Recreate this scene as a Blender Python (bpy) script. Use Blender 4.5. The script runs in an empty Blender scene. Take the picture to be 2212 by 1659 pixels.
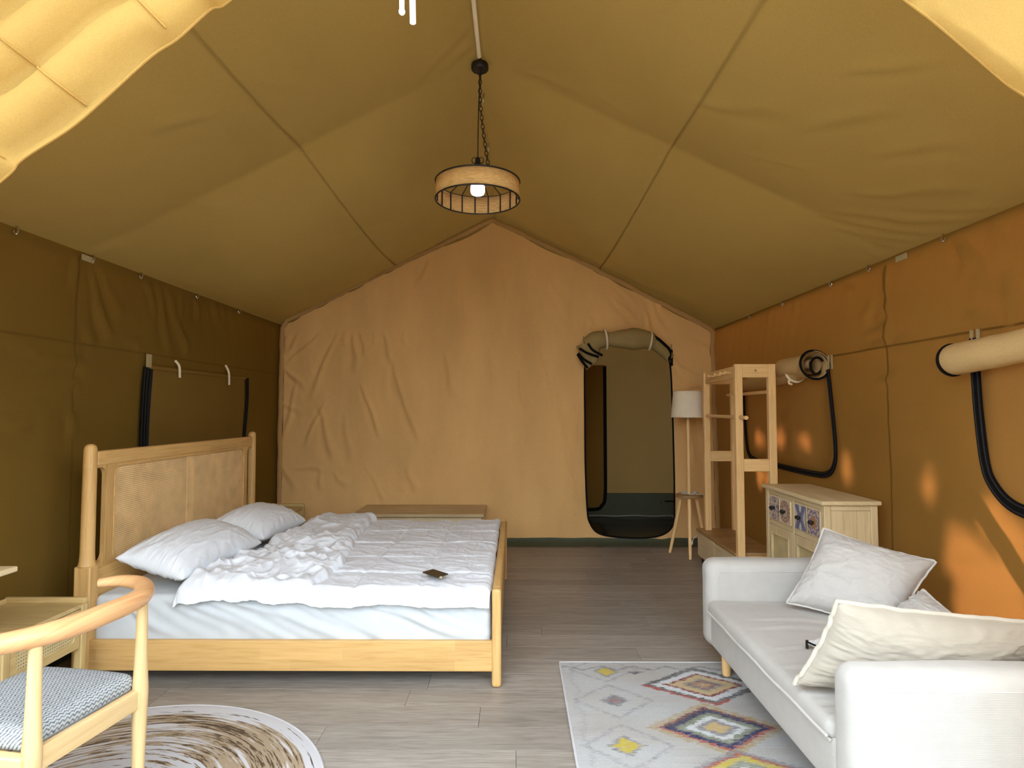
import bpy, bmesh, math, random
import numpy as np
from mathutils import Vector, Matrix

random.seed(4)
rng = np.random.default_rng(11)
SC = bpy.context.scene
COL = SC.collection

# ------------------------------------------------------------------ camera, sky, sun, exposure
cam_d = bpy.data.cameras.new('camera')
cam = bpy.data.objects.new('camera', cam_d)
COL.objects.link(cam)
cam.location = (0, 0, 1.4)
cam.rotation_euler = (math.radians(90) + math.atan(58.5 / 1290), 0, math.atan(8 / 1290))
cam_d.sensor_width = 36
cam_d.lens = 36 * 1290 / 2212
cam_d.clip_start = 0.02
SC.camera = cam

SKY_STRENGTH = 5.8
world = bpy.data.worlds.new('world')
SC.world = world
world.use_nodes = True
bg = world.node_tree.nodes['Background']
bg.inputs[0].default_value = (0.84, 0.93, 1.04, 1)
bg.inputs[1].default_value = SKY_STRENGTH

SUN_DIR = np.array([1.0, 0.10, 0.84])
SUN_DIR /= np.linalg.norm(SUN_DIR)
sun_d = bpy.data.lights.new('sun', 'SUN')
sun_d.energy = 6.5
sun_d.angle = math.radians(2.2)
sun_d.color = (1.0, 0.94, 0.84)
sun = bpy.data.objects.new('sun', sun_d)
COL.objects.link(sun)
sun.rotation_euler = Vector(SUN_DIR).to_track_quat('Z', 'Y').to_euler()
sun.location = (8, 0, 8)

SC.view_settings.view_transform = 'Standard'
SC.view_settings.look = 'None'
SC.view_settings.gamma = 1
SC.view_settings.use_curve_mapping = False
SC.view_settings.exposure = 0.52

# ------------------------------------------------------------------ noise
def _hash(ix, iy, seed):
    h = (ix.astype(np.int64) * 374761393 + iy.astype(np.int64) * 668265263 + seed * 1274126177) & 0xFFFFFFFF
    h = ((h ^ (h >> 13)) * 1274126177) & 0xFFFFFFFF
    return (h ^ (h >> 16)) & 0xFFFFFFFF

def noise2(x, y, seed=0):
    x = np.asarray(x, float); y = np.asarray(y, float)
    x, y = np.broadcast_arrays(x, y)
    ix = np.floor(x); iy = np.floor(y); fx = x - ix; fy = y - iy
    u = fx * fx * fx * (fx * (fx * 6 - 15) + 10); v = fy * fy * fy * (fy * (fy * 6 - 15) + 10)
    def g(dx, dy):
        a = _hash(ix + dx, iy + dy, seed) / 4294967296.0 * 2 * math.pi
        return np.cos(a) * (fx - dx) + np.sin(a) * (fy - dy)
    n0 = g(0, 0) * (1 - u) + g(1, 0) * u
    n1 = g(0, 1) * (1 - u) + g(1, 1) * u
    return (n0 * (1 - v) + n1 * v) * 1.5

def fbm(x, y, seed=0, octv=4, gain=0.5):
    s = 0; a = 1.0
    for o in range(octv):
        s = s + a * noise2(x * 2 ** o, y * 2 ** o, seed + o * 17); a *= gain
    return s

def ridged(x, y, seed=0, octv=3, gain=0.55):
    s = 0; a = 1.0; t = 0
    for o in range(octv):
        s = s + a * (1 - np.abs(noise2(x * 2 ** o, y * 2 ** o, seed + o * 31))) ** 3; t += a; a *= gain
    return s / t

def creases(x, y, lines):
    """sum of soft folds along segments (x0,y0,x1,y1,width,amplitude)"""
    d = np.zeros_like(x)
    for x0, y0, x1, y1, w, a in lines:
        dx, dy = x1 - x0, y1 - y0
        L2 = dx * dx + dy * dy
        t = ((x - x0) * dx + (y - y0) * dy) / L2
        tc = np.clip(t, 0, 1)
        q = ((x - x0) * dy - (y - y0) * dx) / math.sqrt(L2)
        q = q + 0.35 * w * np.sin(tc * 7 + x0 * 9)
        e = np.clip(np.minimum(t + 0.12, 1.12 - t) / 0.3, 0, 1)
        e = e * e * (3 - 2 * e)
        ww = w * (0.6 + 0.9 * tc)
        d += a * e * (np.exp(-(q / ww) ** 2) - 0.55 * np.exp(-((q - 1.7 * ww) / (1.3 * ww)) ** 2))
    return d

def sstep(a, b, x):
    t = np.clip((x - a) / (b - a), 0, 1)
    return t * t * (3 - 2 * t)

# ------------------------------------------------------------------ materials
def new_mat(name):
    m = bpy.data.materials.new(name); m.use_nodes = True
    nt = m.node_tree; nt.nodes.clear()
    out = nt.nodes.new('ShaderNodeOutputMaterial')
    return m, nt, out

def N(nt, t, **kw):
    n = nt.nodes.new(t)
    for k, v in kw.items():
        if k.startswith('i_'):
            n.inputs[k[2:].replace('_', ' ')].default_value = v
        else:
            setattr(n, k, v)
    return n

def ramp(nt, stops, interp='LINEAR'):
    r = nt.nodes.new('ShaderNodeValToRGB'); r.color_ramp.interpolation = interp
    el = r.color_ramp.elements
    while len(el) < len(stops): el.new(0.5)
    for e, (p, c) in zip(el, stops):
        e.position = p; e.color = (*c, 1) if len(c) == 3 else c
    return r

def mixc(nt, fac, a, b, mode='MIX'):
    n = nt.nodes.new('ShaderNodeMix'); n.data_type = 'RGBA'; n.blend_type = mode
    for sock, v in ((0, fac), (6, a), (7, b)):
        if hasattr(v, 'links') or hasattr(v, 'is_linked'):
            nt.links.new(v, n.inputs[sock])
        else:
            n.inputs[sock].default_value = v if sock == 0 else ((*v, 1) if len(v) == 3 else v)
    return n.outputs[2]

def principled(nt, out, rough=0.6, spec=0.4, metal=0.0):
    b = nt.nodes.new('ShaderNodeBsdfPrincipled')
    b.inputs['Roughness'].default_value = rough
    b.inputs['Specular IOR Level'].default_value = spec
    b.inputs['Metallic'].default_value = metal
    nt.links.new(b.outputs[0], out.inputs[0])
    return b

def plain(name, c, rough=0.6, spec=0.4, metal=0.0, vary=0.05, bump=0.0, bscale=200):
    m, nt, out = new_mat(name)
    b = principled(nt, out, rough, spec, metal)
    tc = N(nt, 'ShaderNodeTexCoord')
    no = N(nt, 'ShaderNodeTexNoise'); no.inputs['Scale'].default_value = 9; no.inputs['Detail'].default_value = 4
    nt.links.new(tc.outputs['Object'], no.inputs['Vector'])
    r = ramp(nt, [(0.3, tuple(x * (1 - vary) for x in c)), (0.7, tuple(min(1, x * (1 + vary)) for x in c))])
    nt.links.new(no.outputs['Fac'], r.inputs[0]); nt.links.new(r.outputs[0], b.inputs['Base Color'])
    if bump:
        n2 = N(nt, 'ShaderNodeTexNoise'); n2.inputs['Scale'].default_value = bscale; n2.inputs['Detail'].default_value = 3
        nt.links.new(tc.outputs['Object'], n2.inputs['Vector'])
        bp = N(nt, 'ShaderNodeBump'); bp.inputs['Strength'].default_value = bump; bp.inputs['Distance'].default_value = 0.003
        nt.links.new(n2.outputs['Fac'], bp.inputs['Height']); nt.links.new(bp.outputs[0], b.inputs['Normal'])
    return m

def canvas(name, c, T=0.10, tc_col=(0.95, 0.42, 0.12), bump=0.25, scale=(1, 1, 1), grain=0.10):
    """woven tent cotton: diffuse on both sides plus a little light through the weave"""
    m, nt, out = new_mat(name)
    tc = N(nt, 'ShaderNodeTexCoord')
    mp = N(nt, 'ShaderNodeMapping'); mp.inputs['Scale'].default_value = scale
    nt.links.new(tc.outputs['Object'], mp.inputs[0])
    big = N(nt, 'ShaderNodeTexNoise'); big.inputs['Scale'].default_value = 1.3; big.inputs['Detail'].default_value = 3
    nt.links.new(mp.outputs[0], big.inputs['Vector'])
    fine = N(nt, 'ShaderNodeTexNoise'); fine.inputs['Scale'].default_value = 260; fine.inputs['Detail'].default_value = 2
    nt.links.new(tc.outputs['Object'], fine.inputs['Vector'])
    r1 = ramp(nt, [(0.3, tuple(x * 0.92 for x in c)), (0.7, tuple(x * 1.08 for x in c))])
    nt.links.new(big.outputs['Fac'], r1.inputs[0])
    r2 = ramp(nt, [(0.3, (1 - grain,) * 3), (0.7, (1 + grain,) * 3)])
    nt.links.new(fine.outputs['Fac'], r2.inputs[0])
    col = mixc(nt, 1.0, r1.outputs[0], r2.outputs[0], 'MULTIPLY')
    wr = N(nt, 'ShaderNodeTexNoise'); wr.inputs['Scale'].default_value = 5; wr.inputs['Detail'].default_value = 6; wr.inputs['Distortion'].default_value = 1.2
    nt.links.new(mp.outputs[0], wr.inputs['Vector'])
    bp = N(nt, 'ShaderNodeBump'); bp.inputs['Strength'].default_value = bump; bp.inputs['Distance'].default_value = 0.02
    nt.links.new(wr.outputs['Fac'], bp.inputs['Height'])
    d = N(nt, 'ShaderNodeBsdfDiffuse'); t = N(nt, 'ShaderNodeBsdfTranslucent')
    nt.links.new(col, d.inputs[0]); nt.links.new(bp.outputs[0], d.inputs['Normal'])
    t.inputs[0].default_value = (*tc_col, 1)
    mx = N(nt, 'ShaderNodeMixShader'); mx.inputs[0].default_value = T
    nt.links.new(d.outputs[0], mx.inputs[1]); nt.links.new(t.outputs[0], mx.inputs[2])
    nt.links.new(mx.outputs[0], out.inputs[0])
    return m

def wood(name, axis, light, dark, block=0.10, rough=0.42, bl=0.42, bw=0.055):
    m, nt, out = new_mat(name)
    b = principled(nt, out, rough, 0.35)
    tc = N(nt, 'ShaderNodeTexCoord')
    sep = N(nt, 'ShaderNodeSeparateXYZ'); nt.links.new(tc.outputs['Object'], sep.inputs[0])
    o = [0, 1, 2]; o.remove(axis)
    add = N(nt, 'ShaderNodeMath', operation='MULTIPLY_ADD'); add.inputs[1].default_value = 0.83
    nt.links.new(sep.outputs[o[0]], add.inputs[0]); nt.links.new(sep.outputs[o[1]], add.inputs[2])
    cmb = N(nt, 'ShaderNodeCombineXYZ')
    nt.links.new(sep.outputs[axis], cmb.inputs[0]); nt.links.new(add.outputs[0], cmb.inputs[1])
    # grain
    mp = N(nt, 'ShaderNodeMapping'); mp.inputs['Scale'].default_value = (2.2, 42, 1)
    nt.links.new(cmb.outputs[0], mp.inputs[0])
    no = N(nt, 'ShaderNodeTexNoise'); no.inputs['Scale'].default_value = 1.6; no.inputs['Detail'].default_value = 7; no.inputs['Roughness'].default_value = 0.62; no.inputs['Distortion'].default_value = 0.5
    nt.links.new(mp.outputs[0], no.inputs['Vector'])
    r = ramp(nt, [(0.25, dark), (0.5, tuple((l * 0.7 + k * 0.3) for l, k in zip(light, dark))), (0.72, light)])
    nt.links.new(no.outputs['Fac'], r.inputs[0])
    # finger-jointed blocks
    br = N(nt, 'ShaderNodeTexBrick'); br.offset = 0.37; br.inputs['Scale'].default_value = 1
    br.inputs['Brick Width'].default_value = bl; br.inputs['Row Height'].default_value = bw
    br.inputs['Mortar Size'].default_value = 0.0
    br.inputs['Color1'].default_value = (1 - block, 1 - block * 1.1, 1 - block * 1.3, 1); br.inputs['Color2'].default_value = (1 + block * 0.6,) * 3 + (1,)
    nt.links.new(cmb.outputs[0], br.inputs['Vector'])
    col = mixc(nt, 1.0, r.outputs[0], br.outputs['Color'], 'MULTIPLY')
    nt.links.new(col, b.inputs['Base Color'])
    bp = N(nt, 'ShaderNodeBump'); bp.inputs['Strength'].default_value = 0.06; bp.inputs['Distance'].default_value = 0.002
    nt.links.new(no.outputs['Fac'], bp.inputs['Height']); nt.links.new(bp.outputs[0], b.inputs['Normal'])
    return m

def cloth(name, c, bump=0.2, ribs=0.0, rough=0.9, sheen=0.15, rib_axis=1):
    m, nt, out = new_mat(name)
    b = principled(nt, out, rough, 0.15)
    b.inputs['Sheen Weight'].default_value = sheen
    tc = N(nt, 'ShaderNodeTexCoord')
    no = N(nt, 'ShaderNodeTexNoise'); no.inputs['Scale'].default_value = 14; no.inputs['Detail'].default_value = 6
    nt.links.new(tc.outputs['Object'], no.inputs['Vector'])
    r = ramp(nt, [(0.3, tuple(x * 0.96 for x in c)), (0.7, tuple(min(1, x * 1.03) for x in c))])
    nt.links.new(no.outputs['Fac'], r.inputs[0]); nt.links.new(r.outputs[0], b.inputs['Base Color'])
    f = N(nt, 'ShaderNodeTexNoise'); f.inputs['Scale'].default_value = 320; f.inputs['Detail'].default_value = 3
    nt.links.new(tc.outputs['Object'], f.inputs['Vector'])
    h = f.outputs['Fac']
    if ribs:
        w = N(nt, 'ShaderNodeTexWave'); w.bands_direction = 'XYZ'[rib_axis]; w.inputs['Scale'].default_value = ribs; w.inputs['Distortion'].default_value = 1.5
        nt.links.new(tc.outputs['Object'], w.inputs['Vector'])
        a = N(nt, 'ShaderNodeMath', operation='MULTIPLY_ADD'); a.inputs[1].default_value = 0.6
        nt.links.new(w.outputs['Fac'], a.inputs[0]); nt.links.new(h, a.inputs[2]); h = a.outputs[0]
    bp = N(nt, 'ShaderNodeBump'); bp.inputs['Strength'].default_value = bump; bp.inputs['Distance'].default_value = 0.002
    nt.links.new(h, bp.inputs['Height']); nt.links.new(bp.outputs[0], b.inputs['Normal'])
    return m

def vcol_mat(name, rough=0.9, spec=0.1, bump=0.0):
    m, nt, out = new_mat(name)
    b = principled(nt, out, rough, spec)
    v = N(nt, 'ShaderNodeVertexColor'); v.layer_name = 'Col'
    tc = N(nt, 'ShaderNodeTexCoord')
    no = N(nt, 'ShaderNodeTexNoise'); no.inputs['Scale'].default_value = 180; no.inputs['Detail'].default_value = 3
    nt.links.new(tc.outputs['Object'], no.inputs['Vector'])
    r = ramp(nt, [(0.3, (0.93,) * 3), (0.7, (1.05,) * 3)])
    nt.links.new(no.outputs['Fac'], r.inputs[0])
    nt.links.new(mixc(nt, 1.0, v.outputs['Color'], r.outputs[0], 'MULTIPLY'), b.inputs['Base Color'])
    if bump:
        bp = N(nt, 'ShaderNodeBump'); bp.inputs['Strength'].default_value = bump; bp.inputs['Distance'].default_value = 0.003
        nt.links.new(no.outputs['Fac'], bp.inputs['Height']); nt.links.new(bp.outputs[0], b.inputs['Normal'])
    return m

def lin(r, g, b):
    f = lambda v: (v / 255 / 12.92) if v / 255 <= 0.04045 else ((v / 255 + 0.055) / 1.055) ** 2.4
    return (f(r), f(g), f(b))

CANV = (0.43, 0.262, 0.094)
M = {}
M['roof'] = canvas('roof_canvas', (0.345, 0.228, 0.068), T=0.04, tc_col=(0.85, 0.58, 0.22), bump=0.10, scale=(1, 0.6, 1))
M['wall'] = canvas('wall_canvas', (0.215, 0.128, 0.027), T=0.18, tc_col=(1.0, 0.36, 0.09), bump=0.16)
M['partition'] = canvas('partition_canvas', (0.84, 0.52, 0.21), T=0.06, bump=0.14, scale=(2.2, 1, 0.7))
M['seam'] = canvas('seam_canvas', (0.175, 0.106, 0.023), T=0.14, tc_col=(1.0, 0.36, 0.09), bump=0.1)
M['hem'] = canvas('hem_canvas', (0.52, 0.32, 0.13), T=0.05, bump=0.25, scale=(2, 1, 2))
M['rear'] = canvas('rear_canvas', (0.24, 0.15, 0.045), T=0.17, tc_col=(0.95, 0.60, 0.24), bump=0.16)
M['panel'] = canvas('window_canvas', (0.25, 0.152, 0.038), T=0.18, tc_col=(1.0, 0.32, 0.08), bump=0.16)
M['roll'] = canvas('rolled_canvas', (0.66, 0.45, 0.20), T=0.05, bump=0.35, scale=(3, 1, 3))
M['door_roll'] = canvas('door_roll_canvas', (0.36, 0.27, 0.115), T=0.03, bump=0.35, scale=(3, 1, 3))
M['flap'] = canvas('entrance_canvas', (0.42, 0.265, 0.078), T=0.34, tc_col=(1.0, 0.64, 0.20), bump=0.2)
M['fly'] = canvas('fly_sheet', (0.45, 0.38, 0.22), T=0.5, tc_col=(0.92, 0.84, 0.66), bump=0.05)
M['black'] = plain('black_zip_tape', (0.008, 0.007, 0.007), 0.8, 0.08)
M['zip_edge'] = plain('zip_coil', (0.022, 0.021, 0.021), 0.6, 0.15)
M['black_metal'] = plain('black_metal', (0.012, 0.011, 0.010), 0.45, 0.4)
M['steel'] = plain('steel', (0.6, 0.58, 0.52), 0.3, 0.5, 1.0)
M['tie'] = plain('cream_tie', (0.88, 0.76, 0.55), 0.9, 0.1)
M['tag'] = plain('canvas_tag', (0.45, 0.36, 0.19), 0.9, 0.1)
M['green'] = plain('green_groundsheet', (0.070, 0.080, 0.048), 0.6, 0.3, bump=0.2, bscale=30)
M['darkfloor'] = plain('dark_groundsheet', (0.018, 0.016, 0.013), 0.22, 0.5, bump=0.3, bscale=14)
M['grey_tape'] = plain('pale_tape', (0.32, 0.34, 0.30), 0.7)
OAK_L, OAK_D = (0.70, 0.44, 0.17), (0.53, 0.295, 0.092)
for ax, nm in enumerate('xyz'):
    M['oak_' + nm] = wood('light_wood_' + nm, ax, OAK_L, OAK_D)
    M['pine_' + nm] = wood('rack_wood_' + nm, ax, (0.94, 0.63, 0.29), (0.78, 0.46, 0.17), block=0.07)
    M['pale_' + nm] = wood('pale_wood_' + nm, ax, (0.76, 0.61, 0.36), (0.55, 0.41, 0.21), block=0.06, rough=0.55)
    M['night_' + nm] = wood('bedside_wood_' + nm, ax, (0.66, 0.49, 0.22), (0.44, 0.30, 0.11), block=0.08)
    M['ash_' + nm] = wood('chair_wood_' + nm, ax, (0.72, 0.53, 0.27), (0.58, 0.38, 0.16), block=0.03, bl=3, bw=0.4)
M['beech'] = wood('arm_wood', 1, (0.72, 0.41, 0.19), (0.54, 0.26, 0.10), block=0.02, bl=3, bw=0.4, rough=0.35)
M['seatwood'] = wood('bench_wood', 0, (0.44, 0.27, 0.11), (0.30, 0.16, 0.06), block=0.18, bl=0.25, bw=0.06)
M['tablewood'] = wood('table_wood', 0, (0.60, 0.46, 0.26), (0.40, 0.29, 0.14), block=0.08, bl=0.5, bw=0.09)
M['cane'] = plain('cane_weave', (0.88, 0.60, 0.29), 0.55, 0.3, vary=0.12)
M['cane_pale'] = plain('pale_cane_weave', (0.62, 0.50, 0.26), 0.6, 0.3, vary=0.1)
M['cane_back'] = plain('cane_backing', (0.20, 0.14, 0.07), 0.9, 0.1)
M['sheet'] = cloth('white_sheet', (0.58, 0.61, 0.62), bump=0.05, sheen=0.05)
M['duvet'] = cloth('white_duvet', (0.78, 0.81, 0.85), bump=0.05, sheen=0.05)
M['pillow'] = cloth('white_pillow', (0.76, 0.79, 0.82), bump=0.05, sheen=0.05)
M['sofa'] = cloth('cream_sofa', (0.50, 0.478, 0.435), bump=0.25, ribs=60, rib_axis=2)
M['cushion'] = cloth('cream_cushion', (0.54, 0.515, 0.475), bump=0.25, ribs=60, rib_axis=0)
M['cushion_warm'] = cloth('warm_cream_cushion', (0.42, 0.375, 0.30), bump=0.3, ribs=70, rib_axis=2)
M['piping_warm'] = cloth('warm_piping', (0.52, 0.475, 0.39), bump=0.1)
M['piping'] = cloth('white_piping', (0.58, 0.555, 0.51), bump=0.1)
M['shade_linen'] = cloth('lamp_linen', (0.87, 0.76, 0.57), bump=0.4)
M['bulb'] = None
m, nt, out = new_mat('white_bulb')
b = principled(nt, out, 0.3, 0.4); b.inputs['Base Color'].default_value = (0.85, 0.82, 0.86, 1)
b.inputs['Emission Color'].default_value = (0.95, 0.90, 1.0, 1); b.inputs['Emission Strength'].default_value = 4.0
M['bulb'] = m
m, nt, out = new_mat('glowing_tube')
b = principled(nt, out, 0.3, 0.4); b.inputs['Base Color'].default_value = (0.9, 0.92, 0.95, 1)
b.inputs['Emission Color'].default_value = (0.95, 1.0, 1.0, 1); b.inputs['Emission Strength'].default_value = 1.2
M['glow'] = m

# burlap pendant shade: coarse horizontal weave, light passes through
m, nt, out = new_mat('burlap')
tc = N(nt, 'ShaderNodeTexCoord'); mp = N(nt, 'ShaderNodeMapping'); mp.inputs['Scale'].default_value = (14, 14, 160)
nt.links.new(tc.outputs['Object'], mp.inputs[0])
no = N(nt, 'ShaderNodeTexNoise'); no.inputs['Scale'].default_value = 2.2; no.inputs['Detail'].default_value = 4
nt.links.new(mp.outputs[0], no.inputs['Vector'])
r = ramp(nt, [(0.3, (0.74, 0.45, 0.15)), (0.65, (1.0, 0.72, 0.33))]); nt.links.new(no.outputs['Fac'], r.inputs[0])
d = N(nt, 'ShaderNodeBsdfDiffuse'); t = N(nt, 'ShaderNodeBsdfTranslucent')
bp = N(nt, 'ShaderNodeBump'); bp.inputs['Strength'].default_value = 0.5; bp.inputs['Distance'].default_value = 0.004
nt.links.new(no.outputs['Fac'], bp.inputs['Height']); nt.links.new(bp.outputs[0], d.inputs['Normal'])
nt.links.new(r.outputs[0], d.inputs[0]); nt.links.new(r.outputs[0], t.inputs[0])
mx = N(nt, 'ShaderNodeMixShader'); mx.inputs[0].default_value = 0.38
nt.links.new(d.outputs[0], mx.inputs[1]); nt.links.new(t.outputs[0], mx.inputs[2]); nt.links.new(mx.outputs[0], out.inputs[0])
M['burlap'] = m

# vinyl plank
m, nt, out = new_mat('grey_oak_plank')
b = principled(nt, out, 0.42, 0.45)
tc = N(nt, 'ShaderNodeTexCoord'); oi = N(nt, 'ShaderNodeObjectInfo')
off = N(nt, 'ShaderNodeVectorMath', operation='SCALE'); off.inputs[0].default_value = (13.7, 5.1, 3.3); nt.links.new(oi.outputs['Random'], off.inputs['Scale'])
ad = N(nt, 'ShaderNodeVectorMath', operation='ADD'); nt.links.new(tc.outputs['Object'], ad.inputs[0]); nt.links.new(off.outputs[0], ad.inputs[1])
mp = N(nt, 'ShaderNodeMapping'); mp.inputs['Scale'].default_value = (1.3, 16, 1); nt.links.new(ad.outputs[0], mp.inputs[0])
no = N(nt, 'ShaderNodeTexNoise'); no.inputs['Scale'].default_value = 2.3; no.inputs['Detail'].default_value = 8; no.inputs['Roughness'].default_value = 0.65; no.inputs['Distortion'].default_value = 1.1
nt.links.new(mp.outputs[0], no.inputs['Vector'])
r = ramp(nt, [(0.22, (0.17, 0.145, 0.115)), (0.45, (0.285, 0.252, 0.212)), (0.75, (0.39, 0.352, 0.302))]); nt.links.new(no.outputs['Fac'], r.inputs[0])
mp2 = N(nt, 'ShaderNodeMapping'); mp2.inputs['Scale'].default_value = (3, 70, 1); nt.links.new(ad.outputs[0], mp2.inputs[0])
n2 = N(nt, 'ShaderNodeTexNoise'); n2.inputs['Scale'].default_value = 3; n2.inputs['Detail'].default_value = 5; nt.links.new(mp2.outputs[0], n2.inputs['Vector'])
r2 = ramp(nt, [(0.3, (0.78, 0.77, 0.76)), (0.6, (1.06, 1.06, 1.06))]); nt.links.new(n2.outputs['Fac'], r2.inputs[0])
c1 = mixc(nt, 1.0, r.outputs[0], r2.outputs[0], 'MULTIPLY')
r3 = ramp(nt, [(0.0, (0.88, 0.88, 0.88)), (1.0, (1.1, 1.1, 1.1))]); nt.links.new(oi.outputs['Random'], r3.inputs[0])
nt.links.new(mixc(nt, 1.0, c1, r3.outputs[0], 'MULTIPLY'), b.inputs['Base Color'])
bp = N(nt, 'ShaderNodeBump'); bp.inputs['Strength'].default_value = 0.12; bp.inputs['Distance'].default_value = 0.002
nt.links.new(n2.outputs['Fac'], bp.inputs['Height']); nt.links.new(bp.outputs[0], b.inputs['Normal'])
M['plank'] = m
M['subfloor'] = plain('subfloor', (0.05, 0.042, 0.034), 0.8)

# chair seat fabric: grey and white chevron weave
m, nt, out = new_mat('chevron_fabric')
b = principled(nt, out, 0.9, 0.1)
tc = N(nt, 'ShaderNodeTexCoord'); sep = N(nt, 'ShaderNodeSeparateXYZ'); nt.links.new(tc.outputs['Object'], sep.inputs[0])
def mth(op, a, bb=None, c=None):
    n = N(nt, 'ShaderNodeMath', operation=op)
    for i, v in enumerate((a, bb, c)):
        if v is None: continue
        if isinstance(v, (int, float)): n.inputs[i].default_value = v
        else: nt.links.new(v, n.inputs[i])
    return n.outputs[0]
pp = mth('PINGPONG', sep.outputs[1], 0.0085)
row = mth('ADD', mth('MULTIPLY_ADD', sep.outputs[2], 0.9, sep.outputs[0]), mth('MULTIPLY', pp, 0.75))
st = mth('SINE', mth('MULTIPLY', row, 2 * math.pi / 0.0128))
yarn = mth('SINE', mth('MULTIPLY', sep.outputs[1], 2 * math.pi / 0.0055))
no = N(nt, 'ShaderNodeTexNoise'); no.inputs['Scale'].default_value = 120; no.inputs['Detail'].default_value = 2; nt.links.new(tc.outputs['Object'], no.inputs['Vector'])
val = mth('ADD', mth('MULTIPLY_ADD', st, 0.42, 0.28), mth('MULTIPLY_ADD', yarn, 0.10, no.outputs['Fac']))
r = ramp(nt, [(0.15, (0.10, 0.115, 0.125)), (0.5, (0.19, 0.21, 0.22)), (0.85, (0.44, 0.46, 0.46))]); nt.links.new(val, r.inputs[0])
nt.links.new(r.outputs[0], b.inputs['Base Color'])
bp = N(nt, 'ShaderNodeBump'); bp.inputs['Strength'].default_value = 0.5; bp.inputs['Distance'].default_value = 0.003
nt.links.new(val, bp.inputs['Height']); nt.links.new(bp.outputs[0], b.inputs['Normal'])
M['chevron'] = m

# round rug: brushed rings of brown, sand and near-white
m, nt, out = new_mat('round_rug_pile')
b = principled(nt, out, 0.95, 0.05)
tc = N(nt, 'ShaderNodeTexCoord'); sep = N(nt, 'ShaderNodeSeparateXYZ'); nt.links.new(tc.outputs['Object'], sep.inputs[0])
X0 = mth('ADD', sep.outputs[0], 0.0); Y0 = mth('ADD', sep.outputs[1], 0.0)
rad = mth('SQRT', mth('ADD', mth('MULTIPLY', X0, X0), mth('MULTIPLY', Y0, Y0)))
ang = mth('ARCTAN2', Y0, X0)
def polar(rs, as_, seed, det=4):
    cm = N(nt, 'ShaderNodeCombineXYZ')
    nt.links.new(mth('MULTIPLY', rad, rs), cm.inputs[0]); nt.links.new(mth('MULTIPLY', ang, as_), cm.inputs[1]); cm.inputs[2].default_value = seed
    q = N(nt, 'ShaderNodeTexNoise'); q.inputs['Scale'].default_value = 1; q.inputs['Detail'].default_value = det; q.inputs['Roughness'].default_value = 0.6
    nt.links.new(cm.outputs[0], q.inputs['Vector']); return q.outputs['Fac']
a1 = polar(13, 0.9, 3.1, 3); a2 = polar(70, 2.2, 8.7, 4); a3 = polar(150, 10, 1.7, 4)
band = ramp(nt, [(0.0, (0, 0, 0)), (0.30, (0.25,) * 3), (0.48, (0.55,) * 3), (0.62, (0.85,) * 3), (0.82, (1,) * 3), (0.91, (0.72,) * 3), (0.955, (0.2,) * 3), (1.0, (0, 0, 0))])
nt.links.new(mth('DIVIDE', rad, 0.83), band.inputs[0])
v1 = mth('ADD', mth('MULTIPLY', band.outputs[0], 0.62), mth('MULTIPLY_ADD', a1, 0.9, -0.52))
v2 = mth('ADD', v1, mth('MULTIPLY_ADD', a2, 1.2, -0.6))
WHT, SND, BRN = (0.54, 0.53, 0.535), (0.36, 0.275, 0.18), (0.10, 0.068, 0.042)
rs = ramp(nt, [(0.34, WHT), (0.42, SND)]); nt.links.new(v2, rs.inputs[0])
v3 = mth('ADD', mth('MULTIPLY', band.outputs[0], 0.28), mth('MULTIPLY_ADD', a2, 1.5, -0.76))
v3 = mth('ADD', v3, mth('MULTIPLY_ADD', a3, 0.9, -0.45))
rb = ramp(nt, [(0.30, (0, 0, 0)), (0.38, (1, 1, 1))]); nt.links.new(v3, rb.inputs[0])
nt.links.new(mixc(nt, rb.outputs[0], rs.outputs[0], BRN), b.inputs['Base Color'])
M['round_rug'] = m
M['rug_edge'] = plain('rug_binding', (0.54, 0.53, 0.53), 0.9, 0.1)
M['vcol_rug'] = vcol_mat('rug_pile', 0.95, 0.05, bump=0.3)
M['vcol_tile'] = vcol_mat('painted_tile', 0.35, 0.4)
M['deck'] = plain('ground_outside', (0.30, 0.28, 0.24), 0.9, 0.1, vary=0.2)
M['leaf'] = plain('leaf', (0.05, 0.10, 0.025), 0.6, 0.3, vary=0.3)
M['phone'] = plain('dark_card', (0.030, 0.022, 0.012), 0.35, 0.5)
M['flex'] = plain('pale_flex', (0.62, 0.56, 0.46), 0.6)

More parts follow.
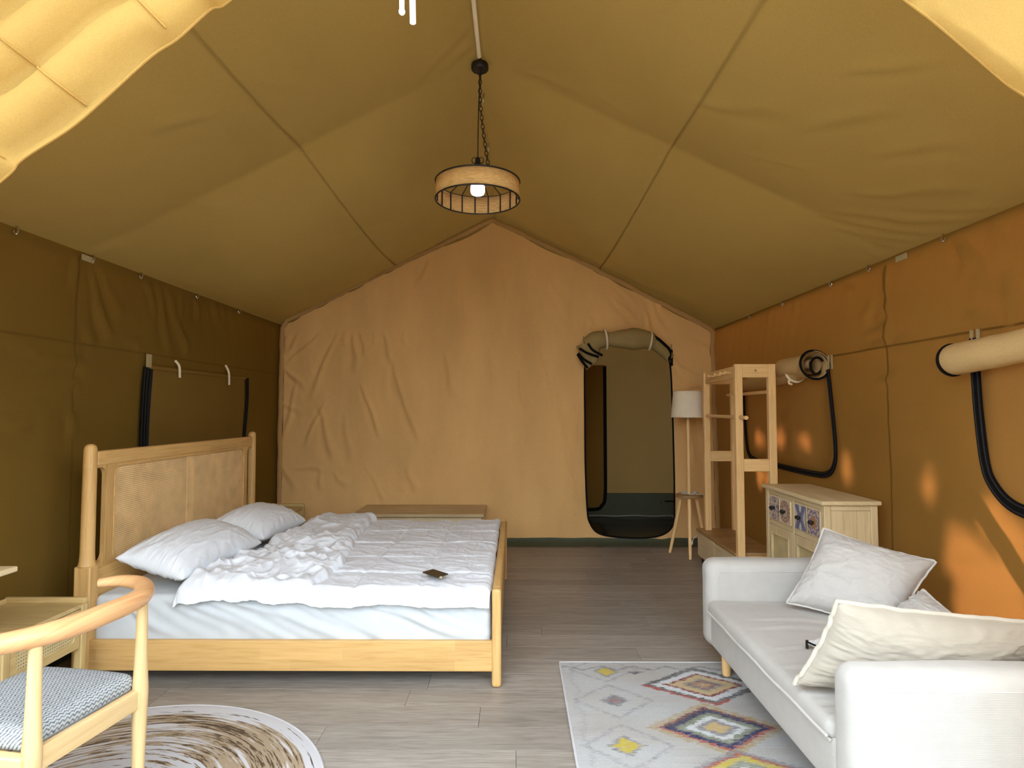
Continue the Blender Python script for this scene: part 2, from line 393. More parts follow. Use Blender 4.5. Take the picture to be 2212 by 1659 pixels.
# ------------------------------------------------------------------ builders
class MB:
    def __init__(s): s.v = []; s.f = []; s.n = 0
    def add(s, v, f):
        v = np.asarray(v, float).reshape(-1, 3)
        s.v.append(v); s.f += [tuple(int(i) + s.n for i in q) for q in f]; s.n += len(v); return s
    def box(s, lo, hi):
        x0, y0, z0 = lo; x1, y1, z1 = hi
        return s.add([(x0, y0, z0), (x1, y0, z0), (x1, y1, z0), (x0, y1, z0), (x0, y0, z1), (x1, y0, z1), (x1, y1, z1), (x0, y1, z1)],
                     [(0, 3, 2, 1), (4, 5, 6, 7), (0, 1, 5, 4), (1, 2, 6, 5), (2, 3, 7, 6), (3, 0, 4, 7)])
    def obox(s, c, half, rot):
        R = np.array(rot)
        h = np.array([(sx, sy, sz) for sz in (-1, 1) for sx, sy in ((-1, -1), (1, -1), (1, 1), (-1, 1))], float) * half
        return s.add(h @ R.T + np.array(c), [(0, 3, 2, 1), (4, 5, 6, 7), (0, 1, 5, 4), (1, 2, 6, 5), (2, 3, 7, 6), (3, 0, 4, 7)])
    def tube(s, path, rad, n=12, cap=True, closed=False, flat=1.0, up=None, ecc=None):
        P = np.asarray(path, float); m_ = len(P)
        R = np.full(m_, rad, float) if np.isscalar(rad) else np.asarray(rad, float)
        if closed: T = np.roll(P, -1, 0) - np.roll(P, 1, 0)
        else: T = np.gradient(P, axis=0)
        T /= np.linalg.norm(T, axis=1)[:, None] + 1e-12
        ref = np.array(up if up is not None else ((0, 0, 1) if abs(T[0][2]) < 0.9 else (1, 0, 0)), float)
        rows = []; prev = None
        for i in range(m_):
            u = ref if prev is None or up is not None else prev
            u = u - T[i] * (u @ T[i]); u /= np.linalg.norm(u) + 1e-12; prev = u
            w = np.cross(T[i], u)
            a = np.arange(n) / n * 2 * math.pi
            rows.append(P[i] + R[i] * (np.cos(a)[:, None] * u * flat + np.sin(a)[:, None] * w))
        V = np.concatenate(rows); F = []
        for i in range(m_ if closed else m_ - 1):
            j = (i + 1) % m_
            for k in range(n):
                F.append((i * n + k, i * n + (k + 1) % n, j * n + (k + 1) % n, j * n + k))
        if cap and not closed:
            F.append(tuple(range(n))[::-1]); F.append(tuple((m_ - 1) * n + k for k in range(n)))
        return s.add(V, F)
    def lathe(s, prof, c=(0, 0, 0), n=24, cap=True):
        a = np.arange(n) / n * 2 * math.pi
        V = np.concatenate([np.stack([c[0] + r * np.cos(a), c[1] + r * np.sin(a), np.full(n, c[2] + z)], 1) for r, z in prof])
        F = [(i * n + k, i * n + (k + 1) % n, (i + 1) * n + (k + 1) % n, (i + 1) * n + k) for i in range(len(prof) - 1) for k in range(n)]
        if cap:
            F.append(tuple(range(n))[::-1]); F.append(tuple((len(prof) - 1) * n + k for k in range(n)))
        return s.add(V, F)
    def ball(s, c, r, n=12):
        k = n // 2
        pr = [(max(1e-4, r * math.sin(math.pi * i / k)), -r * math.cos(math.pi * i / k)) for i in range(k + 1)]
        return s.lathe(pr, c, n)
    def grid(s, P):
        a, b_ = P.shape[:2]
        idx = np.arange(a * b_).reshape(a, b_)
        F = np.stack([idx[:-1, :-1], idx[1:, :-1], idx[1:, 1:], idx[:-1, 1:]], -1).reshape(-1, 4)
        return s.add(P.reshape(-1, 3), F.tolist())
    def verts(s): return np.concatenate(s.v)

def put(name, mb, mat, parent=None, base=None, smooth=True, bevel=0.0, seg=2, sharp=40, weld=False, kind=None, cols=None, origin=None):
    """link a builder as ONE object; verts are in world coordinates, moved to the parent's base"""
    V = mb.verts().copy()
    if base is None: base = WORLD_BASE.get(parent.name, (0, 0, 0)) if parent else (0, 0, 0)
    org = np.array(origin if origin is not None else base, float)
    V -= org
    me = bpy.data.meshes.new(name)
    me.from_pydata(V.tolist(), [], mb.f)
    if weld:
        bm = bmesh.new(); bm.from_mesh(me); bmesh.ops.remove_doubles(bm, verts=bm.verts, dist=1e-5)
        bmesh.ops.recalc_face_normals(bm, faces=bm.faces); bm.to_mesh(me); bm.free()
    if cols is not None:
        at = me.color_attributes.new('Col', 'FLOAT_COLOR', 'POINT')
        at.data.foreach_set('color', np.concatenate([cols, np.ones((len(cols), 1))], 1).astype(np.float32).ravel())
    if smooth:
        me.shade_smooth()
        if sharp < 180: me.set_sharp_from_angle(angle=math.radians(sharp))
    me.materials.append(mat)
    o = bpy.data.objects.new(name, me); COL.objects.link(o)
    if bevel:
        md = o.modifiers.new('bevel', 'BEVEL'); md.width = bevel; md.segments = seg; md.limit_method = 'ANGLE'; md.angle_limit = math.radians(50)
        md.harden_normals = False
    o.location = Vector(org - np.array(base))
    if parent:
        o.parent = parent
    WORLD_BASE[o.name] = tuple(org)
    if kind: o['kind'] = kind
    return o

WORLD_BASE = {}
def thing(name, label, cat, loc, group=None):
    o = bpy.data.objects.new(name, None); COL.objects.link(o); o.location = loc; o.empty_display_size = 0.1
    WORLD_BASE[o.name] = tuple(loc)
    o['label'] = label; o['category'] = cat
    if group: o['group'] = group
    return o
def tag(o, label, cat, group=None):
    o['label'] = label; o['category'] = cat
    if group: o['group'] = group
    return o
def struct(o, label=None):
    o['kind'] = 'structure'
    if label: o['label'] = label
    return o

def copy_tree(root, delta, label):
    r_ = root.copy(); COL.objects.link(r_); r_.location = root.location + Vector(delta); r_['label'] = label
    for ch in list(root.children):
        c = ch.copy(); COL.objects.link(c); c.parent = r_
        for g in list(ch.children):
            d_ = g.copy(); COL.objects.link(d_); d_.parent = c
    return r_

def rounded_box(lo, hi, r, n=(10, 10, 10), disp=None):
    lo = np.array(lo, float); hi = np.array(hi, float); c = (lo + hi) / 2; h = (hi - lo) / 2
    mb = MB()
    def samp(hh, k):
        e = np.array([0, 0.25, 0.5, 0.75, 1.0]) * r
        inner = np.linspace(-hh + r, hh - r, max(k, 2))
        return np.concatenate([-hh + e[:-1], inner, (hh - e[:-1])[::-1]])
    for ax in range(3):
        a, b_ = [i for i in range(3) if i != ax]
        A = samp(h[a], n[a]); B = samp(h[b_], n[b_])
        for sg in (-1, 1):
            P = np.zeros((len(A), len(B), 3)); P[..., a] = A[:, None]; P[..., b_] = B[None]; P[..., ax] = sg * h[ax]
            q = np.clip(P, -(h - r), h - r); d_ = P - q; L = np.linalg.norm(d_, axis=-1, keepdims=True)
            nrm = d_ / np.maximum(L, 1e-9); P = q + nrm * r
            if disp is not None: P = P + disp(P + c, nrm)
            if (sg > 0) == (ax != 1): pass
            else: P = P[::-1]
            mb.grid(P + c)
    return mb

def plate(outer, holes, t0, t1, axis=0):
    """solid plate from 2-D outline with holes; outline in the two other axes, thickness t0..t1 along axis"""
    bm = bmesh.new()
    def to3(p, t):
        v = [0, 0, 0]; o = [0, 1, 2]; o.remove(axis); v[axis] = t; v[o[0]] = p[0]; v[o[1]] = p[1]; return v
    for loop in [outer] + holes:
        vs = [bm.verts.new(to3(p, t0)) for p in loop]
        for i in range(len(vs)): bm.edges.new((vs[i], vs[(i + 1) % len(vs)]))
    bmesh.ops.triangle_fill(bm, use_beauty=True, use_dissolve=False, edges=bm.edges[:])
    ex = bmesh.ops.extrude_face_region(bm, geom=bm.faces[:])
    d_ = [0, 0, 0]; d_[axis] = t1 - t0
    bmesh.ops.translate(bm, verts=[g for g in ex['geom'] if isinstance(g, bmesh.types.BMVert)], vec=d_)
    bmesh.ops.recalc_face_normals(bm, faces=bm.faces)
    bm.verts.index_update()
    mb = MB(); mb.add([v.co[:] for v in bm.verts], [[v.index for v in f.verts] for f in bm.faces]); bm.free()
    return mb

def rrect(x0, y0, x1, y1, r, n=6):
    pts = []
    rr = r if hasattr(r, '__len__') else (r,) * 4
    for (cx, cy, a0), q in zip(((x0, y0, 180), (x1, y0, 270), (x1, y1, 0), (x0, y1, 90)), rr):
        sx = 1 if cx == x0 else -1; sy = 1 if cy == y0 else -1
        for k in range(n + 1):
            a = math.radians(a0 + 90 * k / n)
            pts.append((cx + sx * q + q * math.cos(a), cy + sy * q + q * math.sin(a)))
    return pts

def smooth_path(pts, n=8, closed=False):
    P = np.asarray(pts, float); out_ = []
    m_ = len(P)
    rng_ = range(m_ if closed else m_ - 1)
    for i in rng_:
        p0 = P[(i - 1) % m_] if closed or i > 0 else 2 * P[0] - P[1]
        p1 = P[i]; p2 = P[(i + 1) % m_]
        p3 = P[(i + 2) % m_] if closed or i + 2 < m_ else 2 * P[-1] - P[-2]
        for k in range(n):
            t = k / n
            out_.append(0.5 * ((2 * p1) + (-p0 + p2) * t + (2 * p0 - 5 * p1 + 4 * p2 - p3) * t * t + (-p0 + 3 * p1 - 3 * p2 + p3) * t ** 3))
    if not closed: out_.append(P[-1])
    return np.array(out_)

def ribbon(path2, width, to3, thick):
    """flat tape along a 2-D path lying on a wall; to3(p, height) places it"""
    P = np.asarray(path2, float); T = np.gradient(P, axis=0); T /= np.linalg.norm(T, axis=1)[:, None] + 1e-9
    Nn = np.stack([-T[:, 1], T[:, 0]], 1)
    w = np.full(len(P), width) if np.isscalar(width) else np.asarray(width)
    A = P + Nn * w[:, None] / 2; B = P - Nn * w[:, None] / 2
    V = []; F = []
    if thick is None:
        for a, b_ in zip(A, B): V += [to3(a, 0), to3(b_, 0)]
        return MB().add(V, [(2 * i, 2 * i + 1, 2 * i + 3, 2 * i + 2) for i in range(len(P) - 1)])
    for a, b_ in zip(A, B): V += [to3(a, 0), to3(b_, 0), to3(b_, thick), to3(a, thick)]
    for i in range(len(P) - 1):
        o = i * 4; q = o + 4
        for k in range(4): F.append((o + k, o + (k + 1) % 4, q + (k + 1) % 4, q + k))
    F += [(3, 2, 1, 0), (len(V) - 4, len(V) - 3, len(V) - 2, len(V) - 1)]
    return MB().add(V, F)

def lattice(y0, y1, z0, z1, pitch, wid, to3, t=0.0012, inside=None):
    """woven cane: crossing flat strands, each strand clipped by inside(y,z)"""
    mb = MB()
    ny = int(round((y1 - y0) / pitch)); nz = int(round((z1 - z0) / pitch))
    def strand(p, q, off):
        (ya, za), (yb, zb) = p, q
        d_ = np.array([yb - ya, zb - za]); d_ /= np.linalg.norm(d_); nn = np.array([-d_[1], d_[0]]) * wid / 2
        c = [(ya + nn[0], za + nn[1]), (ya - nn[0], za - nn[1]), (yb - nn[0], zb - nn[1]), (yb + nn[0], zb + nn[1])]
        V = [to3(k, off) for k in c] + [to3(k, off + t) for k in c]
        mb.add(V, [(0, 1, 2, 3), (7, 6, 5, 4), (0, 4, 5, 1), (1, 5, 6, 2), (2, 6, 7, 3), (3, 7, 4, 0)])
    for i in range(ny + 1):
        y = y0 + (y1 - y0) * i / ny; strand((y, z0), (y, z1), 0)
    for j in range(nz + 1):
        z = z0 + (z1 - z0) * j / nz; strand((y0, z), (y1, z), t)
    return mb

def pillow_mesh(corners, thick, n=56, pinch=0.07, puff=0.55, seed=0, wr=0.006, wscale=7, sag=None, back=0.8):
    """stuffed cushion between four corners BL, BR, TR, TL; returns builder and edge loop"""
    BL, BR, TR, TL = [np.array(c, float) for c in corners]
    u = np.linspace(-1, 1, n); s_ = np.sign(u) * np.abs(u) ** 0.85
    U, Vv = np.meshgrid(s_, s_, indexing='ij')
    pu = U * (1 - pinch * (1 - Vv ** 2) * np.abs(U) ** 3 * 1.0)
    pv = Vv * (1 - pinch * (1 - U ** 2) * np.abs(Vv) ** 3 * 1.0)
    a = (pu + 1) / 2; c = (pv + 1) / 2
    P0 = (BL * ((1 - a) * (1 - c))[..., None] + BR * (a * (1 - c))[..., None] + TR * (a * c)[..., None] + TL * ((1 - a) * c)[..., None])
    nrm = np.cross(BR - BL, TL - BL); nrm /= np.linalg.norm(nrm)
    h = ((1 - np.abs(U) ** 2.4) * (1 - np.abs(Vv) ** 2.4)) ** puff
    edge = np.clip(np.minimum(1 - np.abs(U), 1 - np.abs(Vv)), 0, 1)
    mb = MB()
    for sg, th, sd in ((1, thick * 0.55, seed), (-1, thick * 0.45 * back, seed + 50)):
        ang = np.arctan2(Vv, U); rr = np.sqrt(U ** 2 + Vv ** 2)
        w = (ridged(U * wscale * 0.35 + fbm(U * 2, Vv * 2, sd + 5) * 0.7, Vv * wscale * 0.35, sd, 3) - 0.6) * 1.2
        rad = (ridged(ang * 5.0, rr * 0.8, sd + 9, 2) - 0.5) * np.exp(-(edge / 0.22) ** 2) * 1.6
        hh = th * h + (wr * w * np.clip(h * 1.4, 0, 1) + wr * rad) * np.clip(edge / 0.06, 0, 1)
        if sag is not None: hh = hh + sag(U, Vv) * h
        P = P0 + nrm * (sg * hh)[..., None]
        mb.grid(P if sg > 0 else P[::-1])
    loop = np.concatenate([P0[:, 0], P0[-1, 1:], P0[-2::-1, -1], P0[0, -2:0:-1]])
    return mb, loop, nrm

# ------------------------------------------------------------------ the tent shell
XL, XR, ZE, XRG, ZRG = -2.55, 2.28, 2.335, -0.215, 3.525
YF, YB, YP = 0.85, 8.06, 6.35          # front edge, rear wall, partition
FRAMES = [0.6, 3.5, 6.4, 9.3]

RR = [(3.55, 0.797, 3.16, 0.992), (3.59, 0.847, 3.3, 0.99), (3.55, 0.894, 3.43, 0.993), (3.03, 0.89, 2.72, 0.995), (3.2, 0.906, 2.89, 0.989), (3.38, 0.815, 3.05, 0.933), (3.55, 0.928, 3.69, 0.993), (3.24, 0.278, 3.32, 0.345), (3.42, 0.104, 3.32, 0.219), (2.19, 0.606, 1.98, 0.681), (2.68, 0.743, 2.36, 0.791), (2.86, 0.437, 2.56, 0.563), (3.13, 0.567, 2.98, 0.685), (2.66, 0.623, 2.27, 0.688), (3.07, 0.798, 2.64, 0.904)]
RL = [(3.13, 0.0, 3.4, 0.156), (3.34, 0.003, 3.4, 0.086), (2.7, 0.546, 2.57, 0.621), (2.59, 0.434, 2.84, 0.367), (4.55, 0.558, 4.79, 0.431), (3.78, 0.31, 4.24, 0.215), (3.24, 0.801, 3.72, 0.681), (3.17, 0.44, 3.72, 0.405), (3.49, 0.983, 3.58, 0.939)]

def roof_sag(y):
    s = np.zeros_like(y)
    for a, b_ in zip(FRAMES[:-1], FRAMES[1:]):
        u = (y - a) / (b_ - a)
        s = np.where((u >= 0) & (u <= 1), 4 * u * (1 - u), s)
    return s

def roof_point(side, y, v, lift=0.0):
    y = np.asarray(y, float); v = np.asarray(v, float); y, v = np.broadcast_arrays(y, v)
    xe = XL if side < 0 else XR
    ex = np.array([xe - XRG, ZE - ZRG]); L = np.linalg.norm(ex); nx, nz = (ex[1] / L, -ex[0] / L)
    if nz > 0: nx, nz = -nx, -nz          # normal pointing down and inwards
    d_ = 0.165 * roof_sag(y) * np.sin(np.pi * np.clip(v, 0, 1)) ** 0.8
    W_ = (xe - XRG)
    lines = [(a, c * L, e, g * L, 0.018 + 0.01 * (i % 3), 0.010) for i, (a, c, e, g) in enumerate(RL if side < 0 else RR)]
    d_ = d_ + creases(y, v * L, lines)
    d_ = d_ + 0.004 * fbm(y * 1.1, v * L * 1.6, 3 if side < 0 else 8, 3) * np.sin(np.pi * np.clip(v, 0, 1))
    d_ = d_ + 0.0035 * (ridged(y * 2.0 + fbm(y, v * 2, 77) * 0.5, v * L * 5.0, 5 + side, 2) - 0.6)
    d_ = d_ * sstep(0.0, 0.015, v) * sstep(1.0, 0.975, v) + lift
    return np.stack([XRG + v * W_ + nx * d_, y, ZRG + v * (ZE - ZRG) + nz * d_], -1)

ys = np.concatenate([np.arange(YF, YB, 0.03), [YB]])
# frame lines have to be sharp creases: put a row exactly on each
for fr in FRAMES:
    if YF < fr < YB: ys[np.argmin(np.abs(ys - fr))] = fr
vs = np.concatenate([np.linspace(0, 1, 78), [1.012]])
ceil = None
for side, nm in ((-1, 'roof_panel'), (1, 'roof_panel')):
    P = roof_point(side, ys[:, None], vs[None, :])
    mb = MB().grid(P if side < 0 else P[::-1])
    if ceil is None:
        ceil = bpy.data.objects.new('ceiling', None); COL.objects.link(ceil); WORLD_BASE['ceiling'] = (0, 0, 0); struct(ceil, 'tan canvas tent roof of two sloping panes meeting at a ridge')
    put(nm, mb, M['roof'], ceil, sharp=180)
    # flat-felled seam half way down the pane
    for v0 in (0.46,):
        w = 0.006
        A = roof_point(side, ys, np.full_like(ys, v0 - w * .34), 0.005); B = roof_point(side, ys, np.full_like(ys, v0 + w * .34), 0.005)
        A2 = roof_point(side, ys, np.full_like(ys, v0 - w - .001), -0.001); B2 = roof_point(side, ys, np.full_like(ys, v0 + w + .001), -0.001)
        put('roof_seam', MB().grid(np.stack([A, B], 1)), M['roof'], ceil, sharp=180)
# cream webbing along the front half of the ridge
pts = [(XRG, y, ZRG - 0.03) for y in np.linspace(YF, 3.44, 12)]
put('ridge_webbing', MB().tube(pts, 0.0125, 8), M['tie'], ceil)
for y in (3.9, 4.64):
    a = np.arange(14) / 14 * 2 * math.pi
    put('ridge_ring', MB().tube(np.stack([np.full(14, XRG), y + 0.018 * np.cos(a), ZRG - 0.05 + 0.018 * np.sin(a)], 1), 0.004, 6, closed=True).tube([(XRG, y, ZRG - 0.03), (XRG, y, ZRG + 0.0)], 0.006, 6), M['steel'], ceil)

# unseen outer fly sheet, added to filter sun on the roof and shade the upper walls
mb = MB()
fy = np.array([0.8, 2, 4, 6, 8.8])
for side, xe in ((-1, XL - 0.95), (1, XR + 0.95)):
    sl = (ZE - ZRG) / ((XL if side < 0 else XR) - XRG)
    A = np.array([[(XRG, y, ZRG + 0.28) for y in fy], [(xe, y, ZRG + 0.28 + sl * (xe - XRG)) for y in fy]])
    mb.grid(A)
    A2 = A.copy(); A2[..., 2] += 0.012; mb.grid(A2[::-1])
struct(put('roof', mb, M['fly'], smooth=False), 'unseen outer fly sheet added above the tent roof to filter the sun')

WLc = [(3.41, 2.29, 3.4, 2.11), (3.53, 2.25, 3.7, 1.88), (3.6, 2.27, 3.82, 2.01), (4.04, 2.32, 4.19, 2.09), (4.18, 2.34, 4.36, 1.84), (4.3, 2.29, 4.61, 1.84), (4.52, 2.32, 4.49, 2.09), (4.71, 2.3, 4.76, 2.13), (4.95, 2.32, 5.06, 2.26), (5.15, 2.3, 5.18, 2.22), (3.58, 2.07, 3.73, 1.85), (3.48, 1.9, 3.59, 1.82), (2.95, 1.73, 3.18, 1.7), (2.94, 1.77, 3.12, 1.77), (3.26, 1.68, 3.55, 1.66), (3.41, 1.58, 3.5, 1.51), (3.4, 1.4, 3.46, 1.26), (3.86, 1.88, 4.02, 1.84), (4.45, 2.08, 4.61, 1.86), (2.94, 1.44, 3.19, 1.42), (2.94, 1.35, 3.14, 1.31), (3.02, 1.65, 3.34, 1.65)]
WRc = [(3.1, 2.32, 2.95, 2.11), (3.04, 2.15, 3.01, 2.05), (3.05, 2.27, 2.9, 1.94), (2.77, 2.03, 2.75, 1.78), (2.83, 2.33, 2.77, 2.12), (3.02, 1.89, 2.9, 1.78), (3.69, 2.33, 3.66, 2.12), (3.67, 2.1, 3.64, 1.84), (3.81, 2.11, 3.89, 1.98), (3.91, 1.89, 3.64, 1.93), (3.85, 1.79, 3.64, 1.84), (3.64, 1.8, 3.44, 1.78), (3.64, 1.73, 3.44, 1.76), (3.76, 2.01, 3.64, 1.85), (3.47, 2.3, 3.5, 2.22), (3.3, 2.33, 3.32, 2.25), (5.33, 2.32, 5.36, 2.18), (4.82, 2.31, 4.86, 2.2), (4.1, 2.27, 4.04, 2.21), (3.81, 1.56, 3.55, 1.62), (2.9, 1.75, 2.79, 1.74), (2.81, 1.57, 2.8, 1.47), (3.07, 1.8, 3.27, 1.58)]
def wall_d(side, y, z):
    cl = WLc if side < 0 else WRc
    d_ = creases(y, z, [(a, b_, c, e, 0.018 + 0.008 * (i % 3), 0.015) for i, (a, b_, c, e) in enumerate(cl)])
    d_ = d_ + 0.006 * fbm(y * 1.3, z * 1.0, 21 + side, 3)
    up = sstep(1.7, 2.0, z)
    d_ = d_ + 0.007 * (ridged(y * 3.2 + z * 1.3, z * 0.9, 44 + side, 2) - 0.55) * up
    d_ = d_ + 0.006 * (ridged(y * 1.2 + z, z * 4.5 + y * 0.7, 54 + side, 2) - 0.55) * (1 - up)
    return d_
ysw = np.arange(YF, YB + 0.02, 0.026); zsw = np.concatenate([np.linspace(0.0, ZE, 92), [ZE + 0.012]])
walls = {}
for side, nm, x in ((-1, 'wall_left', XL), (1, 'wall_right', XR)):
    Y, Z = np.meshgrid(ysw, zsw, indexing='ij')
    D = wall_d(side, Y, Z)
    # no folds into the eave line
    D = D * sstep(ZE, ZE - 0.08, Z) * sstep(0, 0.1, Z)
    P = np.stack([x - side * D, Y, Z], -1)
    mb = MB().grid(P if side < 0 else P[::-1])
    # the windows are openings in the wall, filled by their own canvas panels
    ops = [(4.10, 5.53, 0.98, 1.68)] if side < 0 else [(4.38, 5.85, 0.99, 1.68), (1.50, 2.85, 1.0, 1.68)]
    VV = mb.verts(); ff = np.array(mb.f); cc = VV[ff].mean(1); kp = np.ones(len(ff), bool)
    for y0, y1, z0, z1 in ops:
        ins = (cc[:, 1] > y0) & (cc[:, 1] < y1) & (cc[:, 2] > z0) & (cc[:, 2] < z1)
        cr = np.minimum(cc[:, 1] - y0, y1 - cc[:, 1]) + (cc[:, 2] - z0) < 0.14
        kp &= ~(ins & ~cr)
    mb.f = [tuple(q) for q in ff[kp].tolist()]
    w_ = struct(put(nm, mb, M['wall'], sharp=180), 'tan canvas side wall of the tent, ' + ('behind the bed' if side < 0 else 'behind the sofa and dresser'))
    walls[side] = w_
    to3 = lambda p, h, x=x, side=side: (x - side * (0.006 + h), p[0], p[1])
    put('wall_seam', ribbon([(y, 1.795) for y in np.linspace(YF, YP - 0.01, 60)], 0.012, lambda p, h, x=x, side=side: (x - side * (0.004 + h + float(wall_d(side, np.array(p[0]), np.array(p[1])))), p[0], p[1]), None), M['seam'], w_, sharp=180)
    vy = 3.43 if side < 0 else 3.66
    put('wall_seam', ribbon([(vy, z) for z in np.linspace(0.1, 2.3, 60)], 0.014, lambda p, h, x=x, side=side: (x - side * (0.004 + h + float(wall_d(side, np.array(p[0]), np.array(p[1])))), p[0], p[1]), None), M['seam'], w_, sharp=180)
    # eave hooks
    for y in ((2.97, 3.52, 3.98, 4.69, 5.41) if side < 0 else (3.13, 3.80, 4.26, 5.04, 5.75)):
        xx = x - side * 0.02
        hk = MB().tube(smooth_path([(xx, y, ZE + 0.0), (xx - side * 0.012, y, ZE - 0.018), (xx - side * 0.009, y - 0.008, ZE - 0.042), (xx, y - 0.012, ZE - 0.033), (xx, y - 0.012, ZE - 0.024)], 5), 0.0035, 8)
        put('hook', hk, M['steel'], w_)
    if True:
        vy = 3.5
        put('reinforcing_patch', MB().box((x - side * 0.012 - 0.003, vy - 0.06, ZE - 0.05), (x - side * 0.012 + 0.003, vy + 0.04, ZE - 0.015)), M['tag'], w_, bevel=0.002)
    b_ = put('baseboard_' + nm[5:], MB().box((x - side * 0.02 - 0.006, YF, 0.0), (x - side * 0.02 + 0.006, YP - 0.02, 0.11)), M['green'], bevel=0.003)
    struct(b_, 'dark green strip at the foot of the canvas wall, ' + nm[5:] + ' side')

# rear wall of the small back room
X_, Z_ = np.meshgrid(np.linspace(XL, XR, 150), np.linspace(0, 1, 70), indexing='ij')
ztop = np.where(X_ < XRG, ZE + (ZRG - ZE) * (X_ - XL) / (XRG - XL), ZE + (ZRG - ZE) * (XR - X_) / (XR - XRG)) + 0.01
ZZ = Z_ * ztop
D = 0.010 * fbm(X_ * 1.2, ZZ, 91, 3) + 0.016 * (ridged(X_ * 3 + ZZ * 0.8, ZZ * 0.8, 92, 2) - 0.5) * sstep(1.6, 2.1, ZZ)
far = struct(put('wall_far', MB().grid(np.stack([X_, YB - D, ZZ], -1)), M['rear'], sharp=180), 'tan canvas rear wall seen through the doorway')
fb = struct(put('baseboard_far', MB().box((XL + 0.03, YB - 0.045, 0.0), (XR - 0.03, YB - 0.03, 0.31)), M['green'], bevel=0.003), 'deep green skirting of the back room seen through the doorway')
put('pale_seam', MB().tube([(x, YB - 0.055 + 0.004 * math.sin(x * 9), 0.012 + 0.004 * math.sin(x * 13)) for x in np.linspace(0.4, 2.2, 40)], 0.006, 6), M['grey_tape'], fb)
put('zip_slit', MB().box((1.98, YB - 0.052, 0.195), (2.2, YB - 0.044, 0.212)).box((1.93, YB - 0.05, 0.16), (1.934, YB - 0.044, 0.235)), M['black'], fb)
# flap zipped on that rear wall, its edge showing left of the doorway
d2 = bpy.data.objects.new('door_2', None); COL.objects.link(d2); WORLD_BASE['door_2'] = (0, 0, 0); struct(d2, 'canvas rear door flap with black zip edge, beyond the doorway')
xf = 1.19
put('flap_panel', plate(rrect(0.35, 0.10, xf, 2.01, (0.02, 0.16, 0.02, 0.02)), [], YB - 0.075, YB - 0.068, axis=1), M['panel'], d2, bevel=0.002)
zp = smooth_path([(xf, 2.0), (xf, 1.4), (xf, 0.8), (xf - 0.005, 0.28), (xf - 0.05, 0.15), (xf - 0.15, 0.10), (0.6, 0.10), (0.4, 0.10)], 6)
put('zip_tape', ribbon(zp, 0.045, lambda p, h: (p[0], YB - 0.078 - h, p[1]), 0.006), M['black'], d2)
put('top_hem', MB().box((0.35, YB - 0.082, 1.995), (xf, YB - 0.074, 2.015)), M['rear'], d2)
put('tie', MB().tube(smooth_path([(0.90, YB - 0.085, 2.12), (0.91, YB - 0.09, 2.0), (0.925, YB - 0.09, 1.92)], 5), 0.008, 6), M['tie'], d2)

# ------------------------------------------------------------------ partition with the doorway
PB = [(-2.09, 2.23, -2.5, 1.85), (-1.91, 2.23, -2.18, 1.55), (-1.81, 2.24, -1.84, 2.1), (-1.66, 2.24, -1.6, 1.99), (-1.41, 2.24, -1.31, 1.91), (-1.31, 1.91, -1.23, 1.55), (-1.2, 2.24, -1.18, 2.09), (-2.44, 2.2, -2.48, 1.98), (-2.32, 2.2, -2.51, 1.91), (-1.52, 2.24, -1.5, 2.12), (-2.46, 1.85, -2.25, 1.66), (-1.73, 2.22, -1.69, 1.83), (-2.04, 1.49, -2.23, 1.05), (-2.34, 1.69, -2.47, 1.05), (-2.09, 1.44, -1.93, 0.9), (-1.65, 1.69, -1.44, 1.14), (-1.3, 1.83, -1.03, 1.1), (-0.76, 2.03, -0.64, 1.54), (0.39, 1.79, 0.5, 1.22), (0.5, 1.22, 0.58, 0.83), (0.58, 0.83, 0.71, 0.4), (0.23, 2.18, 0.32, 1.68), (0.65, 1.49, 0.62, 1.05), (0.03, 1.88, 0.1, 1.44), (1.05, 2.78, 1.26, 2.56), (1.04, 2.61, 1.28, 2.36), (1.41, 2.61, 1.6, 2.2), (1.38, 2.46, 1.45, 2.21), (1.52, 2.55, 1.6, 2.41), (1.66, 1.95, 1.89, 1.74), (1.76, 1.93, 2.02, 1.83), (1.7, 1.64, 2.0, 1.66), (0.77, 2.38, 0.85, 2.26), (1.83, 2.17, 2.05, 2.06), (-2.08, 0.8, -2.05, 0.56), (-1.93, 0.75, -1.78, 0.61), (-1.59, 0.83, -1.39, 0.46), (-2.33, 0.8, -2.03, 0.8), (-1.15, 0.8, -1.05, 0.56), (-0.27, 2.08, -0.22, 1.44), (-2.49, 1.49, -2.29, 1.39), (-2.48, 0.85, -2.32, 0.56), (-0.57, 2.73, -0.52, 2.33), (-0.92, 3.03, -1.06, 2.73), (0.33, 2.83, 0.57, 2.43), (1.8, 1.34, 1.89, 0.85), (1.9, 1.49, 2.01, 1.05), (-1.82, 1.34, -1.74, 0.85)]
OUT = [(-2.525, 0.05), (-2.53, 1.2), (-2.525, 2.29), (-2.47, 2.385), (-1.36, 2.955), (-0.245, 3.485), (0.9, 2.93), (2.07, 2.31), (2.125, 2.25), (2.135, 1.2), (2.15, 0.05)]
def dense(pts, step, closed=True):
    P = np.array(pts + ([pts[0]] if closed else []), float); o = []
    for a, b_ in zip(P[:-1], P[1:]):
        k = max(1, int(np.linalg.norm(b_ - a) / step)); o += [a + (b_ - a) * i / k for i in range(k)]
    return np.array(o)
HOLE = smooth_path([(0.735, 1.87), (0.733, 1.34), (0.735, 0.85), (0.752, 0.37), (0.78, 0.225), (0.868, 0.12), (1.06, 0.08), (1.35, 0.07), (1.54, 0.105), (1.648, 0.2), (1.668, 0.37), (1.668, 0.85), (1.66, 1.34), (1.646, 1.83), (1.61, 1.97), (1.5, 2.10), (1.36, 2.15), (1.12, 2.18), (0.9, 2.10), (0.78, 2.0)], 6, closed=True)
